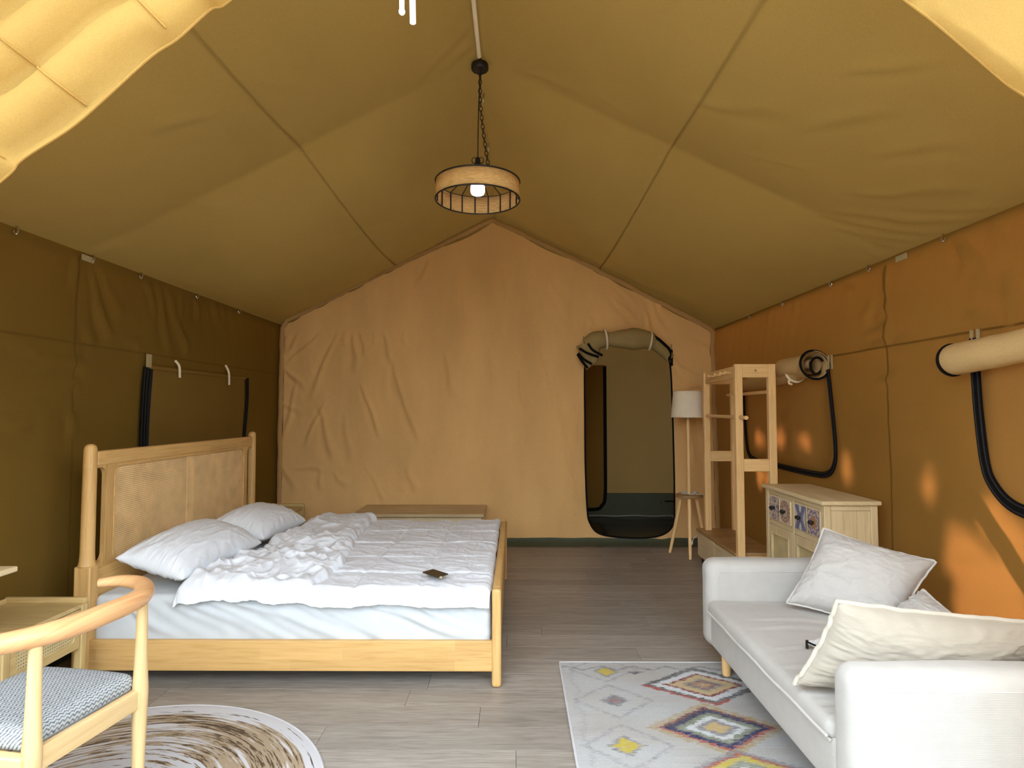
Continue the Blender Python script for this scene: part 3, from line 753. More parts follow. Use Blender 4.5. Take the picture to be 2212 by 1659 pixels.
INNER = dense(OUT, 0.02)
# cloth edge sits a little inside the hem, with sagging gaps between the ties
cx = INNER.mean(0)
slits = [(-2.48, -2.33, .010), (-2.17, -2.04, .007), (-1.82, -1.65, .010), (-1.43, -1.32, .008), (-.80, -.31, .022), (.13, .59, .018), (.85, .98, .008), (1.04, 1.28, .010), (1.58, 1.88, .008)]
def inset(p):
    q = p.copy()
    for i in range(len(p)):
        a = p[(i - 3) % len(p)]; b_ = p[(i + 3) % len(p)]; t = b_ - a; t /= np.linalg.norm(t); nn = np.array([t[1], -t[0]])
        if nn @ (np.array([-0.2, 1.6]) - p[i]) < 0: nn = -nn
        w = 0.05
        if p[i][1] > 2.2:
            for s0, s1, dd in slits:
                u = (p[i][0] - s0) / (s1 - s0)
                if 0 < u < 1: w += dd * math.sin(math.pi * u) + 0.004
        elif p[i][1] > 1.95 and p[i][0] > 2: w += 0.012 * math.sin(max(0, min(1, (p[i][1] - 1.95) / 0.2)) * math.pi)
        elif p[i][1] < 0.2: w = 0.0
        q[i] = p[i] + nn * w
    return q
CLOTH = inset(INNER)
def inside_poly(px, py, poly):
    r_ = np.zeros(px.shape, bool); x0, y0 = poly[-1]
    for x1, y1 in poly:
        c = ((y1 > py) != (y0 > py)) & (px < (x0 - x1) * (py - y1) / (y0 - y1 + 1e-12) + x1)
        r_ ^= c; x0, y0 = x1, y1
    return r_
def snap(pts, poly):
    A = poly; B = np.roll(poly, -1, 0); d_ = B - A; L2 = (d_ ** 2).sum(1) + 1e-12
    o = np.empty_like(pts); dist = np.empty(len(pts))
    for i, p in enumerate(pts):
        t = np.clip(((p - A) * d_).sum(1) / L2, 0, 1); q = A + d_ * t[:, None]; e = ((q - p) ** 2).sum(1); k = e.argmin(); o[i] = q[k]; dist[i] = math.sqrt(e[k])
    return o, dist
g = 0.017
gx = np.arange(XL - 0.02, XR, g); gz = np.arange(0.0, 3.52, g)
GX, GZ = np.meshgrid(gx, gz, indexing='ij')
cxm = GX[:-1, :-1] + g / 2; czm = GZ[:-1, :-1] + g / 2
keep = inside_poly(cxm, czm, CLOTH) & ~inside_poly(cxm, czm, HOLE)
idx = np.arange(GX.size).reshape(GX.shape)
F = np.stack([idx[:-1, :-1], idx[1:, :-1], idx[1:, 1:], idx[:-1, 1:]], -1)[keep]
used = np.unique(F); remap = -np.ones(GX.size, int); remap[used] = np.arange(len(used))
F = remap[F]; V2 = np.stack([GX.ravel()[used], GZ.ravel()[used]], 1)
e = np.sort(np.concatenate([F[:, [0, 1]], F[:, [1, 2]], F[:, [2, 3]], F[:, [3, 0]]]), 1)
eu, ec = np.unique(e, axis=0, return_counts=True)
bd = np.unique(eu[ec == 1])
s1, d1 = snap(V2[bd], CLOTH); s2, dd2 = snap(V2[bd], HOLE)
V2[bd] = np.where((d1 < dd2)[:, None], s1, s2)
px, pz = V2[:, 0], V2[:, 1]
D = creases(px, pz, [(a, b_, c, e_, 0.017 + 0.006 * (i % 3), 0.019 if i < 34 else 0.013) for i, (a, b_, c, e_) in enumerate(PB)])
D += 0.012 * fbm(px * 0.9, pz * 0.7, 61, 3)
band = sstep(2.28, 2.2, pz) * sstep(0.9, 1.7, pz)
D += 0.008 * (ridged(px * 4.2 + fbm(px, pz, 66) * 0.4, pz * 0.6, 62, 2) - 0.55) * band * sstep(0.2, -1.0, px)
D += 0.009 * (ridged(px * 2.5, pz * 2.5, 63, 3) - 0.55) * sstep(0.95, 0.6, pz) * sstep(-0.6, -1.3, px)
D += 0.006 * (ridged(px * 1.6 + pz * 0.5, pz * 0.5, 64, 2) - 0.5)
D += 0.004 * np.exp(-((pz - 2.235) / 0.006) ** 2) * sstep(0.2, -0.4, px)
mb = MB().add(np.stack([px, YP - D, pz], 1), F.tolist())
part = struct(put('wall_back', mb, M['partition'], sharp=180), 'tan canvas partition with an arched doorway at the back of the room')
hp = dense(OUT, 0.03, closed=False)
hp = np.vstack([hp, OUT[-1]])
hn = np.zeros_like(hp); T_ = np.gradient(hp, axis=0); T_ /= np.linalg.norm(T_, axis=1)[:, None]
hn = np.stack([T_[:, 1], -T_[:, 0]], 1)
hw = 0.052 + 0.006 * fbm(np.arange(len(hp)) * 0.35, np.zeros(len(hp)), 71, 2)
wob = 0.008 * fbm(np.arange(len(hp)) * 0.12, np.ones(len(hp)), 72, 2)
rows = []
for k, dy in ((0.0, 0.0), (0.12, -0.016), (0.5, -0.022), (0.9, -0.016), (1.0, -0.004)):
    q = hp + hn * (hw * k + wob)[:, None]
    rows.append(np.stack([q[:, 0], np.full(len(q), YP - 0.004 + dy), q[:, 1]], 1))
put('hem', MB().grid(np.stack(rows, 1)), M['hem'], part, sharp=180)
# green mud flap lying from the foot of the partition onto the floor
gx_ = np.linspace(-2.5, 2.12, 120)
rows = [np.stack([gx_, np.full_like(gx_, yy) + 0.008 * fbm(gx_ * 3, gx_ * 0 + yy * 9, 81, 2), np.full_like(gx_, zz) + 0.004 * fbm(gx_ * 5, gx_ * 0 + zz * 50, 82, 2) + zb], 1) for yy, zz, zb in ((YP - 0.004, 0.07, 0), (YP - 0.012, 0.045, 0), (YP - 0.04, 0.02, 0.003), (YP - 0.10, 0.009, 0.003), (YP - 0.12, 0.003, 0.0))]
bb = struct(put('baseboard_back', MB().grid(np.stack(rows, 1)), M['green'], sharp=180), 'dark green strip along the foot of the partition')

d1_ = bpy.data.objects.new('door_1', None); COL.objects.link(d1_); WORLD_BASE['door_1'] = (0, 0, 0); struct(d1_, 'arched doorway with its canvas flap rolled up and tied')
put('zip_edge', MB().tube([(p[0], YP - 0.012, p[1]) for p in HOLE], 0.009, 6, closed=True), M['black'], d1_)
arch = smooth_path([(0.76, YP - 0.07, 2.09), (0.84, YP - 0.09, 2.14), (0.93, YP - 0.08, 2.155), (1.06, YP - 0.10, 2.155), (1.22, YP - 0.11, 2.155), (1.36, YP - 0.10, 2.15), (1.45, YP - 0.08, 2.12), (1.54, YP - 0.07, 2.05), (1.63, YP - 0.05, 1.96)], 6)
tt = np.linspace(0, 1, len(arch))
rad = np.interp(tt, [0, .12, .27, .31, .5, .70, .76, .88, 1], [.085, .10, .085, .072, .118, .088, .07, .062, .05])
rad = rad * (1 + 0.05 * fbm(tt * 12, tt * 0, 85, 2))
ft = put('rolled_flap', MB().tube(arch, rad, 20, flat=1.0, up=(0, -1, 0)), M['door_roll'], d1_, sharp=70)
# loose lower end of the flap hanging at the left with its zip tapes
P = np.zeros((10, 8, 3))
q0, q1 = np.array([0.635, 2.08]), np.array([0.90, 2.15]); q2, q3 = np.array([0.735, 1.825]), np.array([0.86, 1.93])
for i in range(10):
    for j in range(8):
        a = i / 9; c = j / 7
        p = (q0 * (1 - c) + q1 * c) * (1 - a) + (q2 * (1 - c) + q3 * c) * a
        P[i, j] = (p[0], YP - 0.125 - 0.05 * math.sin(math.pi * c) * (1 - a * .5) - 0.012 * math.sin(c * 9), p[1])
fe = put('loose_flap_end', MB().grid(P), M['door_roll'], d1_, sharp=180)
sm = fe.modifiers.new('thick', 'SOLIDIFY'); sm.thickness = 0.004
for a_, b__, c__ in (((0.66, 2.05), (0.74, 2.0), (0.86, 1.96)), ((0.645, 2.0), (0.70, 1.94), (0.79, 1.885)), ((0.75, 2.10), (0.80, 2.03), (0.90, 1.975)), ((0.64, 1.99), (0.69, 1.91), (0.745, 1.845))):
    pth = smooth_path([(p[0], YP - 0.175 - 0.012 * (k == 1), p[1]) for k, p in enumerate((a_, b__, c__))], 6)
    put('zip_tape', MB().tube(pth, 0.013, 8, flat=0.4, up=(0, -1, 0)), M['black'], d1_)
pth = smooth_path([(1.39, YP - 0.17, 2.185), (1.47, YP - 0.15, 2.16), (1.56, YP - 0.13, 2.09), (1.615, YP - 0.11, 2.03), (1.61, YP - 0.10, 1.93)], 6)
put('zip_tape', MB().tube(pth, 0.015, 8, flat=0.4, up=(0, -1, 0)), M['black'], d1_)
put('zip_tape', ribbon(smooth_path([(1.655, 2.05), (1.657, 1.98), (1.655, 1.88)], 4), 0.022, lambda p, h: (p[0], YP - 0.02 - h, p[1]), 0.006), M['black'], d1_)
put('tag', MB().box((1.648, YP - 0.024, 2.05), (1.662, YP - 0.018, 2.11)), M['tag'], d1_)
put('tag', MB().box((0.715, YP - 0.024, 2.10), (0.727, YP - 0.018, 2.20)), M['tag'], d1_)
for xc, zc, rr_, tl in ((0.945, 2.155, 0.102, 0.25), (1.41, 2.135, 0.092, -0.25)):
    a = np.arange(20) / 20 * 2 * math.pi
    loop = np.stack([xc + tl * rr_ * np.sin(a) * -0.5, YP - 0.09 + rr_ * np.cos(a), zc + rr_ * np.sin(a)], 1)
    put('tie', MB().tube(loop, 0.011, 8, closed=True), M['tie'], d1_)

# ------------------------------------------------------------------ windows zipped into the side walls
def zip_run(path, side, parent, w=0.05, off=0.012):
    x = XL if side < 0 else XR
    to3 = lambda p, h: (x - side * (off + h), p[0], p[1])
    z = put('zip_tape', ribbon(path, w, to3, 0.006), M['black'], parent)
    Pn = np.asarray(path); T = np.gradient(Pn, axis=0); T /= np.linalg.norm(T, axis=1)[:, None]; Nn = np.stack([-T[:, 1], T[:, 0]], 1)
    for k in (-0.28, 0.28):
        q = Pn + Nn * w * k
        put('zip_coil', MB().tube([(x - side * (off + 0.007), a, b_) for a, b_ in q], 0.0045, 6), M['zip_edge'], z)
    return z
def window(n, label):
    o = bpy.data.objects.new('window_%d' % n, None); COL.objects.link(o); WORLD_BASE[o.name] = (0, 0, 0); struct(o, label); return o
def wave_panel(y0, y1, z0, z1, r_, side, off, seed, mat, parent, amp=0.006):
    x = XL if side < 0 else XR
    Y, Z = np.meshgrid(np.linspace(y0, y1, 60), np.linspace(z0, z1, 40), indexing='ij')
    # pull the lower corners round
    u = (Y - y0) / (y1 - y0); v = (Z - z0) / (z1 - z0)
    cy = np.minimum(Y - y0, y1 - Y); lift = np.where(cy < r_, r_ - np.sqrt(np.maximum(0, r_ ** 2 - (r_ - cy) ** 2)), 0)
    Z = z0 + lift + (Z - z0) * (z1 - z0 - lift) / (z1 - z0)
    edge = np.minimum(np.minimum(u, 1 - u), np.minimum(v, 1 - v))
    D = off + sstep(0, 0.1, edge) * amp * (0.5 + fbm(Y * 2.2, Z * 1.6, seed, 3)) + 0.002 * (ridged(Y * 4, Z * 1.5, seed + 2, 2) - 0.5)
    P = np.stack([x - side * D, Y, Z], -1)
    return put('panel', MB().grid(P if side < 0 else P[::-1]), mat, parent, sharp=180)

w1 = window(1, 'closed canvas window flap with black zips behind the headboard')
wave_panel(4.07, 5.56, 0.95, 1.705, 0.12, -1, 0.018, 301, M['panel'], w1)
zip_run(smooth_path([(4.05, 1.70), (4.03, 1.4), (4.03, 1.15), (4.06, 1.0), (4.18, 0.94), (4.8, 0.93), (5.4, 0.94), (5.53, 1.0), (5.55, 1.2), (5.59, 1.5), (5.585, 1.71)], 6), -1, w1, 0.055, 0.026)
zip_run(smooth_path([(4.10, 1.69), (4.075, 1.35), (4.07, 1.1)], 6), -1, w1, 0.03, 0.030)
put('top_hem', MB().box((XL + 0.022, 4.07, 1.69), (XL + 0.030, 5.57, 1.715)), M['panel'], w1, bevel=0.002)
put('tag', MB().box((XL + 0.03, 4.045, 1.70), (XL + 0.036, 4.10, 1.79)), M['tag'], w1)
for y, z0, z1 in ((4.41, 1.775, 1.65), (5.18, 1.80, 1.63)):
    put('tie', MB().tube(smooth_path([(XL + 0.02, y, z0), (XL + 0.045, y + 0.01, (z0 + z1) / 2 + .02), (XL + 0.04, y + 0.03, z1)], 6), 0.009, 8), M['tie'], w1)

w2 = window(2, 'far right-hand window with its canvas blind rolled up behind the wooden rack')
wave_panel(4.33, 5.90, 0.95, 1.70, 0.16, 1, 0.016, 302, M['panel'], w2)
zip_run(smooth_path([(4.32, 1.70), (4.28, 1.45), (4.245, 1.17), (4.26, 1.03), (4.36, 0.945), (4.6, 0.925), (5.2, 0.93), (5.65, 0.94), (5.82, 0.99), (5.88, 1.15), (5.91, 1.4), (5.92, 1.66)], 6), 1, w2, 0.045, 0.022)
rp = smooth_path([(XR - 0.07, 6.02, 1.64), (XR - 0.085, 5.6, 1.655), (XR - 0.09, 5.2, 1.66), (XR - 0.085, 4.85, 1.68), (XR - 0.09, 4.68, 1.70), (XR - 0.10, 4.5, 1.72), (XR - 0.115, 4.33, 1.735)], 7)
tt = np.linspace(0, 1, len(rp))
rr_ = np.interp(tt, [0, .2, .5, .68, .76, .9, 1], [.055, .062, .058, .07, .062, .082, .105]) * (1 + 0.05 * fbm(tt * 14, tt * 0, 88, 2))
put('rolled_blind', MB().tube(rp, rr_, 20, up=(0, 0, 1), cap=False), M['roll'], w2, sharp=70).modifiers.new('thick', 'SOLIDIFY').thickness = 0.004
a = np.arange(28) / 28 * 2 * math.pi
ctr = rp[-1]
put('zip_tape', MB().tube(np.stack([ctr[0] + 0.105 * np.cos(a), np.full(28, ctr[1] - 0.004) + 0.02 * np.sin(a), ctr[2] + 0.105 * np.sin(a)], 1), 0.0085, 8, closed=True), M['black'], w2)
sp_t = np.linspace(0, 1.6 * math.pi, 26)
put('zip_tape', MB().tube(np.stack([ctr[0] + 0.02 + (0.055 - 0.004 * sp_t) * np.cos(sp_t + 0.6), np.full(26, ctr[1] + 0.01), ctr[2] - 0.015 + (0.075 - 0.006 * sp_t) * np.sin(sp_t + 0.6)], 1), 0.009, 8), M['black'], w2)
swl = np.linspace(0, 3.4 * math.pi, 60); rw = 0.095 - 0.0065 * swl
sw = np.stack([np.stack([ctr[0] + rw * np.cos(swl), np.full(60, yy), ctr[2] + rw * np.sin(swl)], 1) for yy in (ctr[1] + 0.015, ctr[1] + 0.5)], 1)
put('blind_coil', MB().grid(sw), M['roll'], w2, sharp=180)
for y in (4.68,):
    a = np.arange(18) / 18 * 2 * math.pi
    k = np.argmin(np.abs(rp[:, 1] - y)); c = rp[k]; rr2 = float(rr_[k]) + 0.005
    put('tie', MB().tube(np.stack([c[0] + rr2 * np.cos(a), c[1] + 0.015 * np.sin(a), c[2] + rr2 * np.sin(a)], 1), 0.010, 8, closed=True).tube(smooth_path([(c[0] - 0.05, y, c[2] - rr2 + .015), (c[0] - 0.06, y - 0.02, c[2] - rr2 - 0.012), (c[0] - .05, y - 0.045, c[2] - rr2 - 0.02)], 4), 0.009, 6), M['tie'], w2)
put('tag', MB().box((XR - 0.03, 4.255, 1.70), (XR - 0.022, 4.27, 1.80)).box((XR - 0.03, 4.30, 1.70), (XR - 0.022, 4.315, 1.80)), M['tag'], w2)

w3 = window(3, 'near right-hand window with its canvas blind rolled up above the sofa')
wave_panel(1.45, 2.90, 0.95, 1.70, 0.22, 1, 0.016, 303, M['panel'], w3)
zip_run(smooth_path([(2.94, 1.76), (2.935, 1.55), (2.925, 1.37), (2.90, 1.16), (2.86, 1.06), (2.76, 0.975), (2.6, 0.945), (2.3, 0.935), (1.6, 0.935)], 7), 1, w3, 0.058, 0.022)
rp = smooth_path([(XR - 0.095, 2.985, 1.655), (XR - 0.10, 2.9, 1.66), (XR - 0.10, 2.7, 1.672), (XR - 0.10, 2.4, 1.69), (XR - 0.10, 2.0, 1.69), (XR - 0.10, 1.5, 1.68)], 7)
tt = np.linspace(0, 1, len(rp))
rr_ = np.interp(tt, [0, .03, .2, .5, 1], [.066, .078, .078, .072, .07]) * (1 + 0.03 * fbm(tt * 12, tt * 0, 89, 2))
put('rolled_blind', MB().tube(rp, rr_, 24, up=(0, 0, 1)), M['roll'], w3, sharp=70)
a = np.arange(28) / 28 * 2 * math.pi
c = rp[0]
put('zip_tape', MB().tube(np.stack([c[0] + 0.076 * np.cos(a), np.full(28, c[1] + 0.006), c[2] + 0.076 * np.sin(a)], 1), 0.008, 8, closed=True), M['black'], w3)
put('tag', MB().box((XR - 0.03, 2.905, 1.74), (XR - 0.022, 2.92, 1.80)).box((XR - 0.03, 2.945, 1.74), (XR - 0.022, 2.96, 1.80)), M['tag'], w3)

# ------------------------------------------------------------------ floor: planks laid across the room
floor = struct(put('floor', MB().box((XL, YF - 0.1, -0.05), (XR, YP - 0.005, -0.004)), M['subfloor'], smooth=False), 'grey-brown wood-look plank floor')
PW, PL = 0.18, 1.22
row = 0; y = 1.275
offs = {3: 0.33}
while y < YP - 0.02:
    y1 = min(y + PW, YP - 0.01)
    x = XL - random.random() * PL
    while x < XR:
        xa, xb = max(x, XL + 0.002), min(x + PL, XR - 0.002)
        if xb - xa > 0.03:
            e = 0.0012; h = -0.0003 + 0.0004 * random.random()
            V = [(xa, y, -0.006), (xb, y, -0.006), (xb, y1, -0.006), (xa, y1, -0.006),
                 (xa + e, y + e, h), (xb - e, y + e, h), (xb - e, y1 - e, h), (xa + e, y1 - e, h)]
            put('plank', MB().add(V, [(4, 5, 6, 7), (0, 1, 5, 4), (1, 2, 6, 5), (2, 3, 7, 6), (3, 0, 4, 7)]), M['plank'], floor, smooth=False, origin=(xa, y, 0))
        x += PL
    y += PW; row += 1
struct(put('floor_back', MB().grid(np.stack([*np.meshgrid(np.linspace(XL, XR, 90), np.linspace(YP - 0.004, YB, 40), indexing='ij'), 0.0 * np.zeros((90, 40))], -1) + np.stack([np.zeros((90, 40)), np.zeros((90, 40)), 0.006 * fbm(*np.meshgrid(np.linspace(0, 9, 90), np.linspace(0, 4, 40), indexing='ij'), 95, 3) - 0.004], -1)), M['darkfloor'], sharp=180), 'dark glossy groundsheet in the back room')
struct(put('ground', MB().box((-25, -25, -0.12), (25, 30, -0.06)), M['deck'], smooth=False), 'ground outside the tent')

# ------------------------------------------------------------------ bed
BY0, BY1 = 3.085, 5.07
HX = -2.222
bed = thing('bed', 'light wooden double bed with a tall woven cane headboard and low footboard', 'bed', (-1.15, 4.05, 0))
for yc in (BY0 + 0.035, BY1 - 0.035):
    pr_ = [(0.001, 0), (0.031, 0.0)]
    mb = MB().box((HX - 0.042, yc - 0.036, 0), (HX + 0.042, yc + 0.036, 0.60))
    mb.lathe([(0.045, 0.597), (0.041, 0.605), (0.036, 0.625), (0.0335, 0.66), (0.0315, 1.17), (0.031, 1.20), (0.027, 1.215), (0.019, 1.224), (0.008, 1.228)], (HX, yc, 0), 24)
    put('headboard_post', mb, M['oak_z'], bed, bevel=0.006, sharp=45)
y0, y1 = BY0 + 0.066, BY1 - 0.066
put('head_rail', rounded_box((HX - 0.021, y0, 1.113), (HX + 0.021, y1, 1.188), 0.008, (2, 4, 2)), M['oak_y'], bed)
# frame round the cane: side openings with rounded ends and the big rounded panel opening
op1 = rrect(y0 + 0.001, 0.60, y0 + 0.080, 1.10, (0.012, 0.045, 0.045, 0.012), 8)
op2 = rrect(y1 - 0.080, 0.60, y1 - 0.001, 1.10, (0.045, 0.012, 0.012, 0.045), 8)
ca, cb = y0 + 0.143, y1 - 0.135
opc = rrect(ca, 0.583, cb, 1.105, 0.055, 8)
fr = plate([(y0, 0.30), (y1, 0.30), (y1, 1.116), (y0, 1.116)], [op1[::-1], op2[::-1], opc[::-1]], HX - 0.014, HX + 0.014, axis=0)
put('headboard_frame', fr, M['oak_z'], bed, bevel=0.003, sharp=35)
put('lower_panel', rounded_box((HX + 0.004, y0, 0.22), (HX + 0.024, y1, 0.572), 0.005, (2, 4, 2)), M['oak_y'], bed)
put('cane_panel', lattice(ca, cb, 0.583, 1.105, 0.0112, 0.0059, lambda p, h: (HX + 0.001 + h, p[0], p[1])).add(*[(q.verts(), q.f) for q in [lattice((ca + cb) / 2 - 0.042, (ca + cb) / 2 + 0.042, 0.583, 1.105, 0.0068, 0.0052, lambda p, h: (HX + 0.0035 + h, p[0], p[1]))]][0]), M['cane'], bed, smooth=False)
put('cane_bead', MB().tube([(HX + 0.010, p[0], p[1]) for p in rrect(ca + 0.004, 0.587, cb - 0.004, 1.101, 0.052, 8)], 0.007, 8, closed=True), M['oak_y'], bed)
for ya in (BY0 + 0.012, BY1 - 0.042):
    put('side_rail', rounded_box((HX + 0.03, ya, 0.076), (-0.115, ya + 0.03, 0.228), 0.005, (4, 2, 2)), M['oak_x'], bed)
for ya in (BY0, BY1 - 0.055):
    put('foot_post', rounded_box((-0.122, ya, 0), (-0.074, ya + 0.055, 0.492), 0.016, (2, 2, 4)), M['oak_z'], bed)
put('footboard', rounded_box((-0.110, BY0 + 0.05, 0.10), (-0.084, BY1 - 0.05, 0.40), 0.006, (2, 4, 2)), M['oak_y'], bed)
put('foot_rail', rounded_box((-0.120, BY0 + 0.05, 0.395), (-0.076, BY1 - 0.05, 0.490), 0.014, (2, 4, 2)), M['oak_y'], bed)
for k in range(9):
    x = HX + 0.2 + k * 0.225
    put('slat', MB().box((x, BY0 + 0.04, 0.150), (x + 0.07, BY1 - 0.04, 0.166)), M['oak_y'], bed)

SHL = []
for k in range(16):
    x0 = -2.1 + k * 0.125 + random.uniform(-.03, .03)
    SHL.append((x0, 0.43, x0 + random.uniform(.35, .62), 0.20 + random.uniform(0, .05), random.uniform(.012, .022), random.uniform(.003, .007)))
SHL += [(-2.02, .43, -1.85, .25, .02, .006), (-1.75, .43, -1.25, .22, .022, .008), (-1.5, .43, -.75, .2, .022, .008), (-1.62, .43, -1.1, .2, .016, .007), (-.55, .42, -.2, .22, .02, .006)]
def sheet_disp(P, nrm):
    fr_ = np.clip(-nrm[..., 1], 0, 1)
    d_ = creases(P[..., 0], P[..., 2], SHL) * fr_ + 0.003 * fbm(P[..., 0] * 3, P[..., 2] * 4 + P[..., 1] * 2, 131, 3)
    tp = np.clip(nrm[..., 2], 0, 1)
    d_ = d_ + tp * 0.004 * (ridged(P[..., 0] * 5 + P[..., 1] * 1.2, P[..., 1] * 1.4, 132, 2) - 0.5)
    rt = np.clip(nrm[..., 0], 0, 1)
    d_ = d_ + rt * 0.004 * (ridged(P[..., 1] * 3 + P[..., 2] * 2, P[..., 2] * 3, 133, 2) - 0.5)
    return nrm * d_[..., None]
mat_ = put('mattress', rounded_box((-2.19, BY0 + 0.045, 0.168), (-0.128, BY1 - 0.045, 0.446), 0.032, (150, 60, 30), sheet_disp), M['sheet'], sharp=180, weld=True, origin=(-1.15, 4.05, .168))
tag(mat_, 'thick mattress in a white fitted sheet on the cane bed', 'mattress')

# duvet: flat at the foot, its head end folded back into a crumpled band
nx_, ny_ = 330, 360
dx = np.linspace(-1.76, -0.135, nx_); dy = np.linspace(BY0 + 0.004, BY1 + 0.0, ny_)
X, Y = np.meshgrid(dx, dy, indexing='ij')
tY = (Y - dy[0]) / (dy[-1] - dy[0])
xl = -1.75 + 0.13 * tY + 0.025 * fbm(Y * 3, Y * 0, 141, 2)              # left boundary slants towards the far side
X = xl + (X - dx[0]) / (dx[-1] - dx[0]) * (-0.125 + 0.02 * fbm(Y * 2.2, Y * 0, 142, 2) - xl)
fold_x = -1.13 + 0.05 * np.sin(tY * 5.0 + 0.6) + 0.045 * fbm(Y * 3.0, Y * 0 + 3, 143, 3) + 0.06 * (1 - tY)
sx = X - fold_x
fold = np.where(sx < 0, np.sqrt(np.clip(1 - (1 - np.clip(-sx / 0.06, 0, 1)) ** 2, 0, 1)), 0)
base_ = np.full_like(X, 0.492)
wx, wy = X + 0.05 * fbm(X * 3, Y * 3, 144, 2), Y + 0.05 * fbm(X * 3, Y * 3, 145, 2)
diag = (wx * 0.55 + wy)
w_flat = 0.009 * (ridged(diag * 5.5, (wx - wy) * 1.3, 146, 2) - 0.55) + 0.0055 * (ridged(wx * 9, wy * 9, 147, 3) - 0.55)
w_fold = 0.046 * (ridged(wx * 3.6 + 1.6 * wy, wy * 2.2 - wx * 1.2, 148, 2) - 0.5) + 0.016 * (ridged(wx * 7 - 2 * wy, wy * 5, 149, 2) - 0.55) + 0.010 * fbm(wx * 6, wy * 6, 159, 2)
near = sstep(0.95, 0.25, tY)
w_fold = w_fold * (0.45 + 0.75 * near) * (0.38 + 0.62 * sstep(0.02, 0.14, Y - dy[0]))
z = base_ + w_flat + 0.010 * fbm(X * 2.2, Y * 2.2, 150, 3)
# quilting lines
for yq in (3.42, 3.80, 4.2, 4.6): z -= 0.009 * np.exp(-((Y - yq + 0.02 * fbm(X * 2, X * 0, 151, 2)) / 0.014) ** 2) * (sx > -0.02)
for xq in (-0.5, -0.85): z -= 0.007 * np.exp(-((X - xq + 0.02 * fbm(Y * 2, Y * 0, 152, 2)) / 0.014) ** 2)
z = z + fold * (0.050 + 0.012 * (1 - near) + w_fold)
# rolled edges
def edge_drop(d_, w, depth):
    t = np.clip(d_ / w, 0, 1)
    return -depth * (1 - np.sqrt(np.clip(1 - (1 - t) ** 2, 0, 1)))
hem = 0.012 * fbm(X * 4.0, X * 0, 153, 3)
z += edge_drop(Y - dy[0], 0.075, 0.088 + 0.022 * fold + 0.35 * hem)
z += edge_drop(dy[-1] - Y, 0.06, 0.045)
z += edge_drop((-0.135 + 0.0 * Y) - X + 0.012, 0.045, 0.05)
z += edge_drop(X - xl, 0.05, 0.05 + 0.055 * fold)
z = np.maximum(z, 0.40)
# far right corner is turned up a little
z += 0.03 * np.exp(-(((X + 0.12) / 0.06) ** 2 + ((Y - dy[-1]) / 0.08) ** 2))
Yo = Y - np.clip(1 - (Y - dy[0]) / 0.08, 0, 1) * (0.006 + 0.016 * fbm(X * 5 + z * 9, z * 14, 154, 3) + 0.014 * (ridged(X * 4.5 + z * 6, z * 8, 155, 2) - 0.5))
DUV = put('duvet', MB().grid(np.stack([X, Yo, z], -1)[::-1]), M['duvet'], sharp=180, origin=(-1, 4.05, .45))
tag(DUV, 'rumpled white duvet with its top end folded back across the bed', 'duvet')

# dark card lying on the duvet
mb = MB()
q = np.array([(-0.512, 3.315), (-0.462, 3.375), (-0.366, 3.280), (-0.416, 3.215)])
ct = q.mean(0)
V = [(*p, 0.513) for p in q] + [(*p, 0.520) for p in q]
mb.add(V, [(0, 1, 2, 3), (7, 6, 5, 4), (0, 4, 5, 1), (1, 5, 6, 2), (2, 6, 7, 3), (3, 7, 4, 0)])
pc = thing('folder', 'small dark brown folder lying on the foot of the white duvet', 'folder', (ct[0], ct[1], 0.513))
put('cover', mb, M['phone'], pc, bevel=0.0015, weld=True)
e0, e1 = q[2], q[3]
put('edge_tab', MB().box((e1[0] + .012, e1[1] - .002, .5135), (e1[0] + .024, e1[1] + .008, .5215)), M['tag'], pc)

# two pillows leaning on the headboard
def bed_pillow(corners, seed, label, thick):
    mb, loop, nrm = pillow_mesh(corners, thick, n=90, pinch=0.05, puff=0.50, seed=seed, wr=0.010, wscale=6)
    c = np.mean(corners, 0)
    o = put('pillow', mb, M['pillow'], sharp=180, weld=True, origin=tuple(c))
    tag(o, label, 'pillow', 'white pillows on the bed')
    return o
# corners BL, BR, TR, TL : lower front edge, upper edge at the headboard
bed_pillow([(-1.73, 3.13, 0.525), (-1.65, 3.92, 0.545), (-2.07, 3.99, 0.65), (-2.10, 3.15, 0.63)], 201, 'white pillow nearest the camera, leaning on the cane headboard', 0.25)
bed_pillow([(-1.70, 4.06, 0.535), (-1.65, 4.74, 0.535), (-2.07, 4.78, 0.62), (-2.09, 4.05, 0.62)], 202, 'white pillow behind the first, at the far side of the bed', 0.24)

